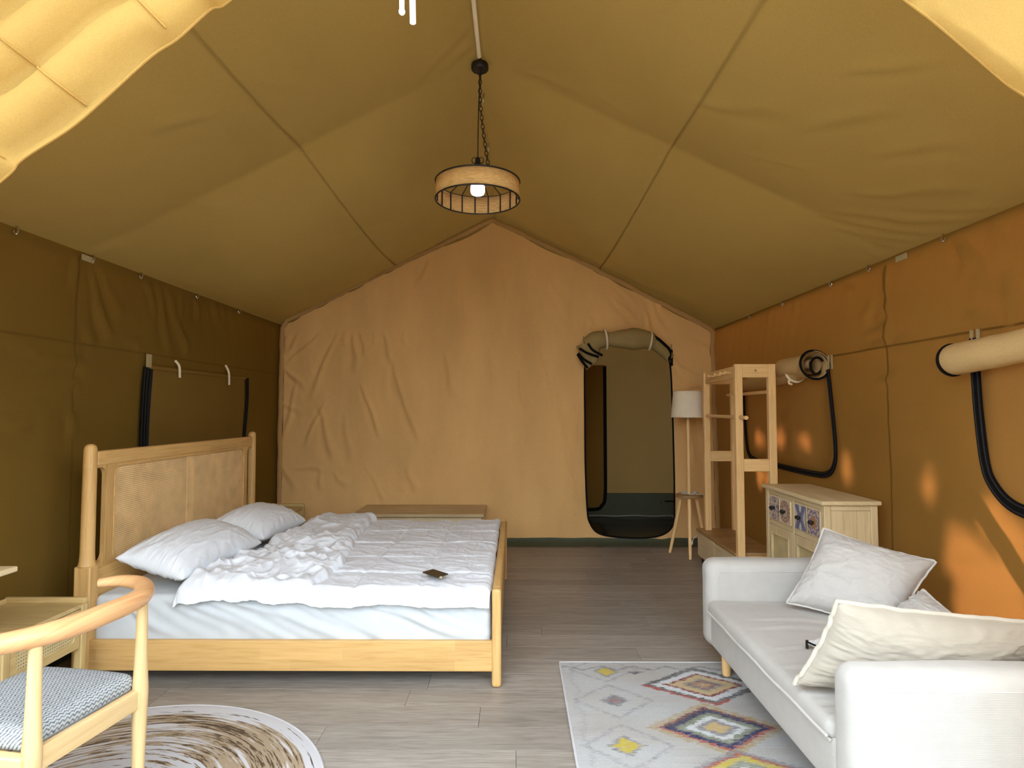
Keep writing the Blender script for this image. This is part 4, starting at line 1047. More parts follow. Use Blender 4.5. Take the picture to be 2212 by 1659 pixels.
# ------------------------------------------------------------------ bedside cabinets
def bedside(x0, x1, y0, y1, label):
    t = thing('nightstand', label, 'nightstand', ((x0 + x1) / 2, (y0 + y1) / 2, 0), 'cane-fronted bedside cabinets')
    H_ = 0.49
    for sx in (x0, x1 - 0.038):
        for sy in (y0, y1 - 0.038):
            put('leg', MB().box((sx, sy, 0), (sx + 0.038, sy + 0.038, 0.462)), M['night_z'], t, bevel=0.004)
    put('top_board', MB().box((x0 + 0.004, y0 + 0.01, 0.445), (x1 - 0.004, y1 - 0.01, 0.465)), M['night_x'], t, bevel=0.003)
    for yy in (y0 - 0.002, y1 - 0.02):
        put('gallery_rim', rounded_box((x0, yy, 0.462), (x1, yy + 0.022, H_), 0.006, (3, 2, 2)), M['night_x'], t)
    put('gallery_rim', rounded_box((x0, y0 + 0.02, 0.462), (x0 + 0.018, y1 - 0.02, H_ - 0.004), 0.005, (2, 3, 2)), M['night_y'], t)
    for yy in (y0 + 0.006, y1 - 0.020):
        put('side_panel', MB().box((x0 + 0.03, yy, 0.255), (x1 - 0.03, yy + 0.014, 0.447)), M['night_x'], t, bevel=0.002)
    put('back_panel', MB().box((x0 + 0.004, y0 + 0.03, 0.255), (x0 + 0.014, y1 - 0.03, 0.447)), M['night_y'], t)
    put('shelf', MB().box((x0 + 0.01, y0 + 0.02, 0.09), (x1 - 0.01, y1 - 0.02, 0.105)), M['night_x'], t, bevel=0.002)
    dr = put('drawer', plate([(y0 + 0.04, 0.258), (y1 - 0.04, 0.258), (y1 - 0.04, 0.442), (y0 + 0.04, 0.442)], [rrect(y0 + 0.075, 0.298, y1 - 0.075, 0.412, 0.02, 6)[::-1]], x1 - 0.026, x1 - 0.006, 0), M['night_y'], t, bevel=0.002, sharp=35)
    put('cane_inset', lattice(y0 + 0.075, y1 - 0.075, 0.298, 0.412, 0.0135, 0.0085, lambda p, h: (x1 - 0.014 + h, p[0], p[1])), M['cane_pale'], dr, smooth=False)
    put('drawer_box', MB().box((x0 + 0.03, y0 + 0.045, 0.265), (x1 - 0.03, y1 - 0.045, 0.43)), M['cane_back'], dr)
    return t
ns1 = bedside(-2.50, -2.10, 2.48, 2.965, 'bedside cabinet by the near side of the headboard, behind the armchair')
copy_tree(ns1, (0.02, 2.955, 0), 'bedside cabinet on the far side of the bed, in the back left corner')

# ------------------------------------------------------------------ low table against the partition
tb = thing('low_table', 'low wooden table standing along the partition beyond the bed', 'table', (-0.92, 5.94, 0))
for k, (ya, yb) in enumerate(((5.66, 5.805), (5.808, 5.952), (5.955, 6.099), (6.102, 6.245))):
    put('top_board', MB().box((-1.545, ya, 0.402), (-0.30, yb, 0.43)), M['tablewood'], tb, bevel=0.003)
for x in (-1.52, -0.375):
    for y in (5.69, 6.165):
        put('leg', MB().box((x, y, 0), (x + 0.05, y + 0.05, 0.402)), M['pale_z'], tb, bevel=0.004)
for y in (5.70, 6.185):
    put('apron', MB().box((-1.47, y, 0.325), (-0.375, y + 0.02, 0.402)), M['pale_x'], tb, bevel=0.002)
for x in (-1.51, -0.355):
    put('apron', MB().box((x, 5.74, 0.325), (x + 0.02, 6.165, 0.402)), M['pale_y'], tb, bevel=0.002)

# ------------------------------------------------------------------ floor lamp with a tripod table
LX, LY = 1.697, 5.90
fl = thing('floor_lamp', 'floor lamp with a linen drum shade and a small round tripod table', 'lamp', (LX, LY, 0))
sh = MB(); n = 48
sh.lathe([(0.163, 1.341), (0.140, 1.592)], (LX, LY, 0), n, cap=False).lathe([(0.159, 1.341), (0.136, 1.592)], (LX, LY, 0), n, cap=False)
s_ = put('lamp_shade', sh, M['shade_linen'], fl)
for r_, z_ in ((0.161, 1.341), (0.138, 1.592)):
    a = np.arange(n) / n * 2 * math.pi
    put('shade_rim', MB().tube(np.stack([LX + r_ * np.cos(a), LY + r_ * np.sin(a), np.full(n, z_)], 1), 0.0035, 6, closed=True), M['shade_linen'], s_)
put('shade_spider', MB().tube([(LX - 0.14, LY, 1.575), (LX + 0.14, LY, 1.575)], 0.003, 6).tube([(LX, LY - 0.14, 1.575), (LX, LY + 0.14, 1.575)], 0.003, 6), M['black_metal'], fl)
put('bulb', MB().ball((LX, LY, 1.43), 0.035, 14), M['bulb'] if False else M['sheet'], fl)
put('socket', MB().lathe([(0.010, 1.30), (0.010, 1.345), (0.02, 1.35), (0.02, 1.40), (0.016, 1.402)], (LX, LY, 0), 16), M['steel'], fl)
put('pole', MB().lathe([(0.019, 0.585), (0.018, 0.95), (0.015, 1.31), (0.012, 1.315)], (LX, LY, 0), 20), M['pine_z'], fl)
put('table_top', MB().lathe([(0.105, 0.556), (0.128, 0.560), (0.133, 0.572), (0.130, 0.584), (0.118, 0.588), (0.02, 0.588)], (LX, LY, 0), 40), M['seatwood'], fl)
for aa in (math.radians(-105), math.radians(150), math.radians(15)):
    cx_, sx_ = math.cos(aa), math.sin(aa)
    pth = [(LX + cx_ * (0.075 + 0.12 * t), LY + sx_ * (0.075 + 0.12 * t), 0.562 * (1 - t)) for t in np.linspace(0, 1, 8)]
    put('leg', MB().tube(pth, [0.019, 0.0195, 0.0195, 0.019, 0.018, 0.0165, 0.015, 0.013], 14), M['pine_z'], fl, sharp=50)
a = np.linspace(0.4, 5.6, 30)
cable = smooth_path([(LX + 0.05, LY - 0.06, 0.592), (LX + 0.11, LY - 0.09, 0.594), (LX + 0.14, LY - 0.13, 0.55), (LX + 0.15, LY - 0.17, 0.42), (LX + 0.12, LY - 0.20, 0.33), (LX + 0.03, LY - 0.21, 0.25), (LX - 0.02, LY - 0.20, 0.20), (LX - 0.03, LY - 0.19, 0.17)], 6)
put('flex', MB().tube(cable, 0.0042, 6), M['flex'], fl)
coil = [(LX + (0.06 + 0.015 * math.sin(3 * t)) * math.cos(t) * 1.2, LY + 0.075 * math.sin(t) - 0.01, 0.594 + 0.004 * math.sin(5 * t) + 0.0015 * t) for t in np.linspace(0, 10.5, 60)]
put('flex_coil', MB().tube(coil, 0.0045, 6), M['flex'], fl)
put('plug', MB().tube([(LX - 0.03, LY - 0.19, 0.172), (LX - 0.036, LY - 0.188, 0.14)], 0.010, 8), M['flex'], fl)

# ------------------------------------------------------------------ clothes rack
rk = thing('clothes_rack', 'light wooden valet rack with two ladder frames over a low box bench', 'rack', (1.88, 5.12, 0))
def frame_at(y, xa, xb, ztop):
    w = 0.058
    for x in (xa, xb):
        put('post', MB().box((x, y - 0.022, 0.06), (x + w, y + 0.022, ztop)), M['pine_z'], rk, bevel=0.004)
    put('top_beam', MB().box((xa + w, y - 0.020, ztop - 0.105), (xb, y + 0.020, ztop - 0.001)), M['pine_x'], rk, bevel=0.003)
    put('mid_beam', MB().box((xa + w, y - 0.018, 0.935), (xb, y + 0.018, 1.03)), M['pine_x'], rk, bevel=0.003)
frame_at(4.65, 1.699, 1.956, 1.765)
frame_at(5.59, 1.750, 2.005, 1.755)
put('dowel_cap', MB().tube([(1.858, 4.629, 1.714), (1.858, 4.625, 1.714)], 0.008, 12), M['seatwood'], rk)
put('peg_beam', MB().add([(1.765, 5.57, 1.655), (1.79, 5.57, 1.655), (1.745, 4.67, 1.66), (1.72, 4.67, 1.66), (1.765, 5.57, 1.75), (1.79, 5.57, 1.75), (1.745, 4.67, 1.755), (1.72, 4.67, 1.755)], [(0, 3, 2, 1), (4, 5, 6, 7), (0, 1, 5, 4), (1, 2, 6, 5), (2, 3, 7, 6), (3, 0, 4, 7)]), M['pine_y'], rk, bevel=0.003, weld=True)
for y in (5.28, 5.08, 4.93, 4.79):
    xb_ = 1.72 + (y - 4.67) / 0.9 * 0.045
    put('peg', MB().tube([(xb_ + 0.01, y, 1.706), (xb_ - 0.04, y, 1.709)], 0.007, 10).ball((xb_ - 0.046, y, 1.710), 0.013, 12), M['pine_x'], rk)
put('hanging_rod', MB().tube([(1.775, 5.60, 1.357), (1.735, 4.65, 1.352), (1.728, 4.49, 1.350)], 0.0145, 14), M['pine_y'], rk)
put('hanging_rod', MB().tube([(2.03, 5.73, 1.555), (2.025, 5.59, 1.553), (1.975, 4.66, 1.548)], 0.0145, 14), M['pine_y'], rk)
put('bench_top', MB().box((1.69, 4.675, 0.283), (2.035, 5.66, 0.305)), M['seatwood'], rk, bevel=0.004)
bx = put('bench_box', MB().box((1.705, 4.69, 0.055), (2.02, 5.645, 0.284)), M['pine_x'], rk, bevel=0.003)
for ya in (4.70, 5.18):
    put('drawer_front', MB().box((1.698, ya, 0.065), (1.706, ya + 0.465, 0.275)), M['pale_y'], rk, bevel=0.002)
for x in (1.73, 1.98):
    for y in (4.76, 5.58):
        put('caster', MB().tube([(x - 0.011, y, 0.026), (x + 0.011, y, 0.026)], 0.026, 16).box((x - 0.014, y - 0.012, 0.026), (x + 0.014, y + 0.012, 0.058)), M['black_metal'], rk, bevel=0.003)

# ------------------------------------------------------------------ dresser with painted tiles
DX0, DX1, DY0, DY1, DH = 1.845, 2.165, 3.615, 4.455, 0.862
ds = thing('dresser', 'pale wooden sideboard with four painted tile drawers and cane doors', 'sideboard', (2.0, 4.03, 0))
put('top_board', rounded_box((DX0 - 0.022, DY0 - 0.018, DH - 0.026), (DX1 + 0.016, DY1 + 0.018, DH), 0.007, (3, 4, 2)), M['pale_y'], ds)
for x in (DX0, DX1 - 0.04):
    for y in (DY0, DY1 - 0.04):
        put('post', MB().box((x, y, 0), (x + 0.04, y + 0.04, DH - 0.026)), M['pale_z'], ds, bevel=0.003)
for y in (DY0 + 0.010, DY1 - 0.022):
    for k in range(3):
        xa = DX0 + 0.04 + k * (DX1 - DX0 - 0.08) / 3
        put('side_panel', MB().box((xa + 0.0006, y, 0.12), (xa + (DX1 - DX0 - 0.08) / 3 - 0.0006, y + 0.012, DH - 0.055)), M['pale_z'], ds, bevel=0.001)
    yy = DY0 + 0.003 if y < 4 else DY1 - 0.023
    for za, zb in ((DH - 0.058, DH - 0.026), (0.09, 0.13)):
        put('side_rail', MB().box((DX0 + 0.04, yy, za), (DX1 - 0.04, yy + 0.02, zb)), M['pale_x'], ds, bevel=0.002)
put('back_panel', MB().box((DX1 - 0.012, DY0 + 0.04, 0.1), (DX1 - 0.004, DY1 - 0.04, DH - 0.03)), M['pale_z'], ds)
put('bottom_board', MB().box((DX0 + 0.01, DY0 + 0.03, 0.095), (DX1 - 0.01, DY1 - 0.03, 0.11)), M['pale_y'], ds)
ym = (DY0 + DY1) / 2
for za, zb in ((DH - 0.060, DH - 0.026), (0.588, 0.618), (0.09, 0.125)):
    put('front_rail', MB().box((DX0 + 0.006, DY0 + 0.04, za), (DX0 + 0.028, DY1 - 0.04, zb)), M['pale_y'], ds, bevel=0.002)
put('front_stile', MB().box((DX0 + 0.004, ym - 0.014, 0.125), (DX0 + 0.027, ym + 0.014, DH - 0.060)), M['pale_z'], ds, bevel=0.002)
def tile_colors(kind, n=72):
    u = np.linspace(-1, 1, n); U, V = np.meshgrid(u, u, indexing='ij')
    r_ = np.sqrt(U * U + V * V); th = np.arctan2(V, U)
    base = np.array([0.60, 0.53, 0.42]); C_ = np.ones((n, n, 3)) * base
    blue, navy, brn, pink, plum = np.array([.17, .18, .30]), np.array([.05, .05, .11]), np.array([.22, .11, .055]), np.array([.50, .33, .23]), np.array([.16, .10, .16])
    def paint(mask, c): C_[mask] = c
    if kind == 0:      # plum lattice of petals
        a = np.sin(U * 7.2) * np.sin(V * 7.2)
        paint(a > 0.25, plum * 1.3); paint(a < -0.35, np.array([.34, .26, .26])); paint(np.abs(np.abs(U) - np.abs(V)) < 0.09, base); paint(r_ < 0.22, navy); paint((r_ > .85) & (np.cos(4 * th) > 0.2), plum * 1.6)
    elif kind == 1:    # brown and pink medallion
        paint(r_ < 0.98 + 0.06 * np.cos(16 * th), pink); paint((r_ > 0.72) & (r_ < 0.92) & (np.cos(16 * th) > 0.1), brn); paint((np.abs(r_ - 0.55) < 0.07) & (np.cos(8 * th) > -0.4), plum); paint((r_ < 0.46) & (np.cos(6 * th) > 0), base); paint(r_ < 0.17, brn)
    elif kind == 2:    # blue crossed arches
        w = 0.25 + 0.55 * np.abs(V) ** 1.3; a = np.abs(U)
        edge = np.abs(U) - (0.42 + 0.42 * np.cos(V * math.pi * 1.0) * -0.6)
        paint(np.abs(edge) < 0.30, blue * 1.5); paint(np.abs(edge) < 0.16, blue); paint(np.abs(edge + 0.22) < 0.05, navy); paint((np.abs(U) < 0.16) & (np.abs(V) > 0.55), np.array([.62, .62, .66])); paint(np.abs(np.abs(U) - 0.22 - 0.1 * (1 - np.abs(V))) * (np.abs(V) > .5) + (np.abs(V) <= .5) < 0.045, navy)
    else:              # purple and orange flower
        q = r_ + 0.10 * np.cos(8 * th)
        paint(q < 1.02, np.array([.45, .30, .22])); paint((q > .70) & (q < .84), plum * 1.2); paint((q > .84) & (q < .93), blue * 1.6); paint((q > .52) & (q < .70), base); paint((q > .45) & (q < .54), plum); paint((q < .42), np.array([.46, .22, .10])); paint(r_ < 0.18, brn)
        paint((r_ > 1.12), np.array([.30, .18, .14]))
    return C_
Lq = (ym - DY0 - 0.054)
for k in range(2):
    # k = 0 near drawer pair, 1 far
    d0 = (DY0 + 0.041) if k == 0 else (ym + 0.0145)
    d1 = d0 + Lq - 0.002
    dw = put('drawer', MB().box((DX0 + 0.006, d0, 0.620), (DX0 + 0.022, d1, DH - 0.062)), M['pale_y'], ds, bevel=0.002)
    tw = 0.158
    for j, kind in enumerate(((3, 2), (1, 0))[k]):
        yc = d0 + (d1 - d0) * (0.27 + 0.47 * j); zc = 0.709
        n = 72
        u = np.linspace(-0.5, 0.5, n)
        Yt, Zt = np.meshgrid(yc + u * tw, zc + u * tw, indexing='ij')
        cols = tile_colors(kind, n).reshape(-1, 3)
        mb = MB().grid(np.stack([np.full_like(Yt, DX0 + 0.0025), Yt, Zt], -1)[::-1])
        cols = cols.reshape(n, n, 3)[::-1].reshape(-1, 3)
        nb = len(mb.v[0])
        mb.box((DX0 + 0.003, yc - tw / 2, zc - tw / 2), (DX0 + 0.008, yc + tw / 2, zc + tw / 2))
        cols = np.vstack([cols, np.full((8, 3), 0.6)])
        put('tile', mb, M['vcol_tile'], dw, smooth=False, cols=cols)
        for sgn in (-1, 1):
            put('tile_frame', MB().box((DX0 - 0.001, yc + sgn * (tw / 2 + 0.006) - 0.005, zc - tw / 2), (DX0 + 0.008, yc + sgn * (tw / 2 + 0.006) + 0.005, zc + tw / 2)), M['pale_z'], dw, bevel=0.001)
        kb = MB().tube([(DX0 + 0.003, yc, zc), (DX0 - 0.012, yc, zc)], 0.006, 10).ball((DX0 - 0.018, yc - 0.009, zc), 0.0115, 10).ball((DX0 - 0.018, yc + 0.011, zc), 0.0115, 10).ball((DX0 - 0.013, yc, zc + 0.010), 0.007, 8).ball((DX0 - 0.013, yc, zc - 0.010), 0.007, 8)
        put('knob', kb, M['black_metal'], dw)
    # cane door below
    dr = put('door', plate([(d0, 0.127), (d1, 0.127), (d1, 0.586), (d0, 0.586)], [[(d0 + 0.05, 0.18), (d1 - 0.05, 0.18), (d1 - 0.05, 0.525), (d0 + 0.05, 0.525)][::-1]], DX0 + 0.004, DX0 + 0.022, 0), M['pale_z'], ds, bevel=0.003, sharp=35)
    for ya in (d0 + 0.047, d1 - 0.053):
        put('door_bead', MB().box((DX0 - 0.004, ya, 0.17), (DX0 + 0.012, ya + 0.006, 0.535)), M['cane_pale'], dr, bevel=0.001)
    for za in (0.174, 0.525):
        put('door_bead', MB().box((DX0 - 0.004, d0 + 0.053, za), (DX0 + 0.012, d1 - 0.053, za + 0.006)), M['cane_pale'], dr, bevel=0.001)
    put('cane_inset', lattice(d0 + 0.05, d1 - 0.05, 0.18, 0.525, 0.0135, 0.0085, lambda p, h: (DX0 + 0.014 - h, p[0], p[1])), M['cane_pale'], dr, smooth=False)
    put('cane_backing', MB().box((DX0 + 0.019, d0 + 0.045, 0.17), (DX0 + 0.022, d1 - 0.045, 0.53)), M['cane_back'], dr)

# ------------------------------------------------------------------ rugs
def rug_colors(X, Y):
    """worn diamond pattern; X, Y metres in the room"""
    jx = 0.022 * (noise2(Y * 230, X * 6, 401)) + 0.012 * noise2(Y * 90, X * 3, 402)
    x = X + jx; y = Y + 0.006 * noise2(X * 30, Y * 40, 403)
    streak = noise2(X * 5, Y * 160, 404); blot = fbm(X * 2.2, Y * 5, 405, 3)
    base = np.array([0.43, 0.415, 0.385]); C_ = np.ones(X.shape + (3,)) * base * (1 + 0.07 * streak + 0.11 * blot)[..., None]
    cool = np.array([0.40, 0.42, 0.425])
    m_ = np.clip(0.5 + blot * 1.2, 0, 1)[..., None]; C_ = C_ * (1 - 0.5 * m_) + cool * 0.5 * m_ * (1 + 0.05 * streak)[..., None]
    pal = dict(char=np.array([.085, .085, .09]), navy=np.array([.055, .05, .11]), red=np.array([.36, .10, .08]), och=np.array([.46, .33, .13]), yel=np.array([.47, .38, .07]), sage=np.array([.22, .24, .17]), pale=np.array([.56, .58, .58]), grey=np.array([.22, .215, .22]), wine=np.array([.22, .06, .07]))
    def over(mask, c, op):
        wear = np.clip(op * 1.22 + 0.75 * noise2(X * 26, Y * 210, int(c[0] * 999) + 410), 0, 1) * mask
        C_[:] = C_ * (1 - wear[..., None]) + c * wear[..., None]
    def dia(cx, cy, hx, hy): return np.abs(x - cx) / hx + np.abs(y - cy) / hy
    def ringd(d_, a, b_): return ((d_ > a) & (d_ < b_)).astype(float)
    for cx, cy, hx, hy, kind in ((0.955, 3.11, 0.305, 0.200, 0), (0.885, 2.70, 0.255, 0.185, 1), (0.905, 2.335, 0.29, 0.175, 2), (0.90, 1.94, 0.27, 0.19, 1), (1.62, 2.9, .26, .19, 1), (1.62, 2.5, .28, .18, 0)):
        d_ = dia(cx, cy, hx, hy)
        if kind == 0:
            over(ringd(d_, .84, 1.04), pal['char'], .62); over(ringd(d_, .64, .86), pal['pale'], .8)
            over(ringd(d_, .96, 1.08) * (y < cy) * (x < cx + .08), pal['red'], .7)
            over(ringd(d_, 0, .63), pal['och'] * .95 + .06, .72); over(ringd(d_, .57, .66), pal['wine'], .8); over(ringd(d_, .20, .30), pal['navy'] + .06, .6); over(ringd(d_, .08, .22), pal['wine'] + .05, .45); over(ringd(d_, .30, .38), pal['grey'], .4)
        elif kind == 1:
            over(ringd(d_, .95, 1.22), pal['och'] * .8, .45); over(ringd(d_, .88, 1.02), pal['red'], .62); over(ringd(d_, .70, .92), pal['navy'], .85); over(ringd(d_, .56, .74), pal['sage'], .75)
            over(ringd(d_, .40, .56), pal['pale'], .85); over(ringd(d_, .26, .42), pal['grey'], .6); over(ringd(d_, 0, .26), pal['och'] + .04, .85); over(ringd(d_, .80, 1.0) * (y > cy), pal['char'], .5)
        else:
            over(ringd(d_, .86, 1.02), pal['red'], .7); over(ringd(d_, .66, .88), pal['yel'], .7); over(ringd(d_, .95, 1.12), pal['grey'], .5); over(ringd(d_, .44, .68), pal['sage'], .6); over(ringd(d_, 0, .3), pal['navy'], .6); over(ringd(d_, .3, .45), pal['pale'], .7)
    for cx, cy, hx, hy, c in ((0.482, 3.262, .060, .062, 'yel'), (0.632, 3.262, .048, .036, 'char'), (0.476, 2.944, .062, .058, 'wine'), (0.461, 2.555, .073, .075, 'yel'), (.47, 2.2, .06, .06, 'wine')):
        d_ = dia(cx, cy, hx, hy)
        if c == 'char': over(ringd(d_, 0, 1) * (y < cy + .004), pal['char'] * 1.6, .75); continue
        over(ringd(d_, .75, 1.12), pal['grey'], .6); over(ringd(d_, 0, .82), pal[c] if c == 'yel' else pal['grey'] * .9, .85)
        if c == 'wine': over(ringd(d_, 0, .4), pal['red'] * .9 + .05, .55)
        else: over(ringd(d_, 0, .35) * (x > cx), pal['och'], .5)
    # thin grey zigzags round the small diamonds
    for cy, hy in ((2.944, .165), (2.555, .165), (2.2, .16), (3.29, .15)):
        d_ = dia(.47, cy, .185, hy)
        over(ringd(d_, .93, 1.07), pal['grey'] * 1.25, .38)
    zz = np.abs(((x * 5.5) % 1.0) - .5) * 0.12
    over((np.abs(y - 3.33 + zz * .8) < .010).astype(float), pal['grey'], .5)
    ed = np.abs(((y * 3.6) % 1.0) - .5) * 0.16
    over((np.abs(x - .285 - ed * .4) < .010).astype(float), pal['grey'] * 1.4, .28)
    return np.clip(C_, 0.01, 1)
rx0, rx1, ry0, ry1 = 0.243, 1.85, 1.35, 3.385
gx_ = np.linspace(rx0, rx1, 380); gy_ = np.linspace(ry0, ry1, 620)
X, Y = np.meshgrid(gx_, gy_, indexing='ij')
zt = np.full_like(X, 0.0085) + 0.0006 * fbm(X * 2, Y * 2, 420, 2)
rg = thing('rug', 'pale rectangular rug with worn coloured diamonds under the sofa', 'rug', (1.05, 2.35, 0))
cols = rug_colors(X, Y).reshape(-1, 3)
put('pile', MB().grid(np.stack([X, Y, zt], -1)), M['vcol_rug'], rg, sharp=180, cols=cols)
bl_ = [(rx0, ry0), (rx1, ry0), (rx1, ry1), (rx0, ry1)]
pts = dense(bl_, 0.05)
put('binding', MB().tube([(p[0], p[1], 0.0055) for p in pts], 0.0062, 8, closed=True), M['rug_edge'], rg)

RX, RY, RR_ = -1.51, 2.063, 0.83
rr = thing('round_rug', 'round rug with brushed brown and white rings under the armchair', 'rug', (RX, RY, 0))
k = 96; mb = MB().lathe([(0.001, 0.0075), (0.2, 0.0076), (0.4, 0.0077), (0.6, 0.0077), (0.78, 0.0076), (RR_ - 0.008, 0.0072), (RR_ - .004, 0.006)], (RX, RY, 0), k)
mb.f = [f for f in mb.f]
put('pile', mb, M['round_rug'], rr, sharp=180)
a = np.arange(k) / k * 2 * math.pi
put('binding', MB().tube(np.stack([RX + (RR_ - .003) * np.cos(a), RY + (RR_ - .003) * np.sin(a), np.full(k, 0.0045)], 1), 0.005, 6, closed=True), M['rug_edge'], rr)

# ------------------------------------------------------------------ sofa
SX0, SX1, SY0, SY1 = 1.045, 1.99, 1.905, 3.445
sf = thing('sofa', 'cream two-seat sofa with rounded arms and short wooden legs', 'sofa', (1.5, 2.68, 0))
put('base', rounded_box((SX0 + 0.012, SY0 + 0.13, 0.125), (SX1 - 0.02, SY1 - 0.13, 0.318), 0.028, (4, 14, 4)), M['sofa'], sf, sharp=180, weld=True)
SC_ = [(1.05, 2.46, 1.55, 2.40, .02, .004), (1.1, 2.62, 1.5, 2.66, .015, .004), (1.12, 2.86, 1.45, 2.84, .02, .005), (1.15, 2.97, 1.5, 2.93, .015, .005), (1.1, 2.30, 1.3, 2.24, .015, .004), (1.06, 2.12, 1.2, 2.10, .012, .005), (1.06, 2.17, 1.16, 2.15, .012, .005), (1.06, 2.08, 1.14, 2.07, .012, .004)]
def seat_disp(P, nrm):
    tp = np.clip(nrm[..., 2], 0, 1)
    d_ = creases(P[..., 0], P[..., 1], SC_) * tp + 0.004 * fbm(P[..., 0] * 2.5, P[..., 1] * 2.5, 501, 3) * (0.3 + tp)
    u = (P[..., 1] - 2.68) / 0.64; v = (P[..., 0] - 1.45) / 0.42
    d_ = d_ + tp * 0.020 * np.clip(1 - u ** 4, 0, 1) * np.clip(1 - v ** 4, 0, 1)
    d_ = d_ + np.clip(-nrm[..., 0], 0, 1) * 0.006 * np.clip(1 - u ** 4, 0, 1)
    return nrm * d_[..., None]
st = put('seat_cushion', rounded_box((SX0 - 0.004, SY0 + 0.14, 0.300), (1.862, SY1 - 0.14, 0.372), 0.030, (40, 90, 4), seat_disp), M['sofa'], sf, sharp=180, weld=True)
put('piping', MB().tube([(SX0 - 0.006 - 0.006 * math.sin(math.pi * t), y, 0.318 + 0.002 * math.sin(y * 17)) for t, y in zip(np.linspace(0, 1, 50), np.linspace(SY0 + 0.15, SY1 - 0.15, 50))], 0.006, 8), M['piping'], st)
put('piping', MB().tube([(SX0 + 0.006, y, 0.302) for y in np.linspace(SY0 + 0.15, SY1 - 0.15, 30)], 0.005, 8), M['piping'], st)
def arm(ya, yb):
    def d(P, nrm):
        return nrm * (0.003 * fbm(P[..., 0] * 3, P[..., 2] * 3 + P[..., 1], 511, 3))[..., None]
    o = put('arm', rounded_box((SX0, ya, 0.108), (SX1, yb, 0.583), 0.058, (24, 3, 14), d), M['sofa'], sf, sharp=180, weld=True)
    for yy in (ya - 0.001, yb + 0.001):
        q = [(p[0], yy, p[1]) for p in rrect(SX0 + .056, 0.164, SX1 - .056, 0.527, 0.03, 6)]
        put('seam', MB().tube(q, 0.0022, 6, closed=True), M['piping'], o)
    return o
arm(SY0, SY0 + 0.145); arm(SY1 - 0.145, SY1)
put('backrest', rounded_box((1.855, SY0 + 0.14, 0.125), (SX1, SY1 - 0.14, 0.485), 0.045, (4, 12, 8)), M['sofa'], sf, sharp=180, weld=True)
for x, y in ((1.112, 3.222), (1.90, 3.222), (1.112, 2.10), (1.90, 2.10)):
    put('leg', MB().lathe([(0.021, 0.0098), (0.0225, 0.016), (0.026, 0.135)], (x, y, 0), 18), M['pine_z'], sf, sharp=50)

def cushion(corners, thick, seed, label, mat, group, pinch=0.08, flange=0.010, zipr=False, n=84, wr=0.011, puff=0.5):
    mb, loop, nrm = pillow_mesh(corners, thick, n=n, pinch=pinch, puff=puff, seed=seed, wr=wr, wscale=6)
    c = np.mean(corners, 0)
    o = put('cushion', mb, mat, sharp=180, weld=True, origin=tuple(c))
    tag(o, label, 'cushion', group)
    L = loop[::3]
    L = c + (L - c) * (1 + flange)
    L = L + nrm * (0.007 * fbm(np.arange(len(L)) * 0.4, np.zeros(len(L)), seed + 3, 2))[:, None]
    put('flange', MB().tube(L, 0.008, 8, closed=True, flat=0.6), M['piping_warm'] if mat is M['cushion_warm'] else M['piping'], o)
    if zipr:
        q = np.array([corners[3] + (np.array(corners[0]) - corners[3]) * t for t in np.linspace(0.0, .5, 14)]) + np.array([-0.006, -0.004, 0.004])
        put('zip', MB().tube(q, 0.004, 6), M['black'], o)
        z0 = q[0]
        put('zip_pull', MB().box((z0[0] - .006, z0[1] - .003, z0[2] - .028), (z0[0] + .006, z0[1] + .003, z0[2] + .008)), M['black_metal'], o, bevel=0.002)
    return o
A_ = lambda *t: [np.array(v, float) for v in t]
cushion(A_((1.385, 3.10, 0.425), (1.74, 2.80, 0.37), (2.005, 2.90, 0.68), (1.635, 3.21, 0.775)), 0.24, 601, 'large pale cushion leaning in the far corner of the sofa, top corner highest', M['cushion'], 'loose cushions on the sofa')
cushion(A_((1.60, 2.74, 0.40), (1.60, 2.42, 0.40), (1.87, 2.44, 0.50), (1.85, 2.765, 0.588)), 0.14, 602, 'cushion mostly hidden between the far cushion and the near one', M['cushion'], 'loose cushions on the sofa')
cushion(A_((1.02, 2.235, 0.405), (1.80, 2.245, 0.39), (1.86, 2.125, 0.66), (1.125, 2.125, 0.735)), 0.20, 603, 'wide warm cream cushion with thick piped edge behind the near arm', M['cushion_warm'], 'loose cushions on the sofa', pinch=0.05, flange=0.012, wr=0.008)
cushion(A_((1.34, 2.33, 0.42), (1.66, 2.33, 0.43), (1.60, 2.66, 0.44), (1.245, 2.60, 0.415)), 0.10, 604, 'small cushion lying flat with a black zip end showing', M['cushion'], 'loose cushions on the sofa', zipr=True)

# ------------------------------------------------------------------ armchair (faces the left wall)
far_p, near_p = np.array([-1.297, 2.10]), np.array([-1.36, 1.715])
cu = (far_p - near_p); cw = np.linalg.norm(cu); cu /= cw
cf = np.array([-cu[1], cu[0]])                       # forward, towards the left wall
cc = (far_p + near_p) / 2
ch = bpy.data.objects.new('armchair', None); COL.objects.link(ch)
ch.location = (cc[0], cc[1], 0); ch.rotation_euler = (0, 0, math.atan2(cf[1], cf[0]))
tag(ch, 'light wooden armchair with a curved arm rail and grey chevron seat', 'chair')
WORLD_BASE['armchair'] = (0, 0, 0)
hw_ = cw / 2
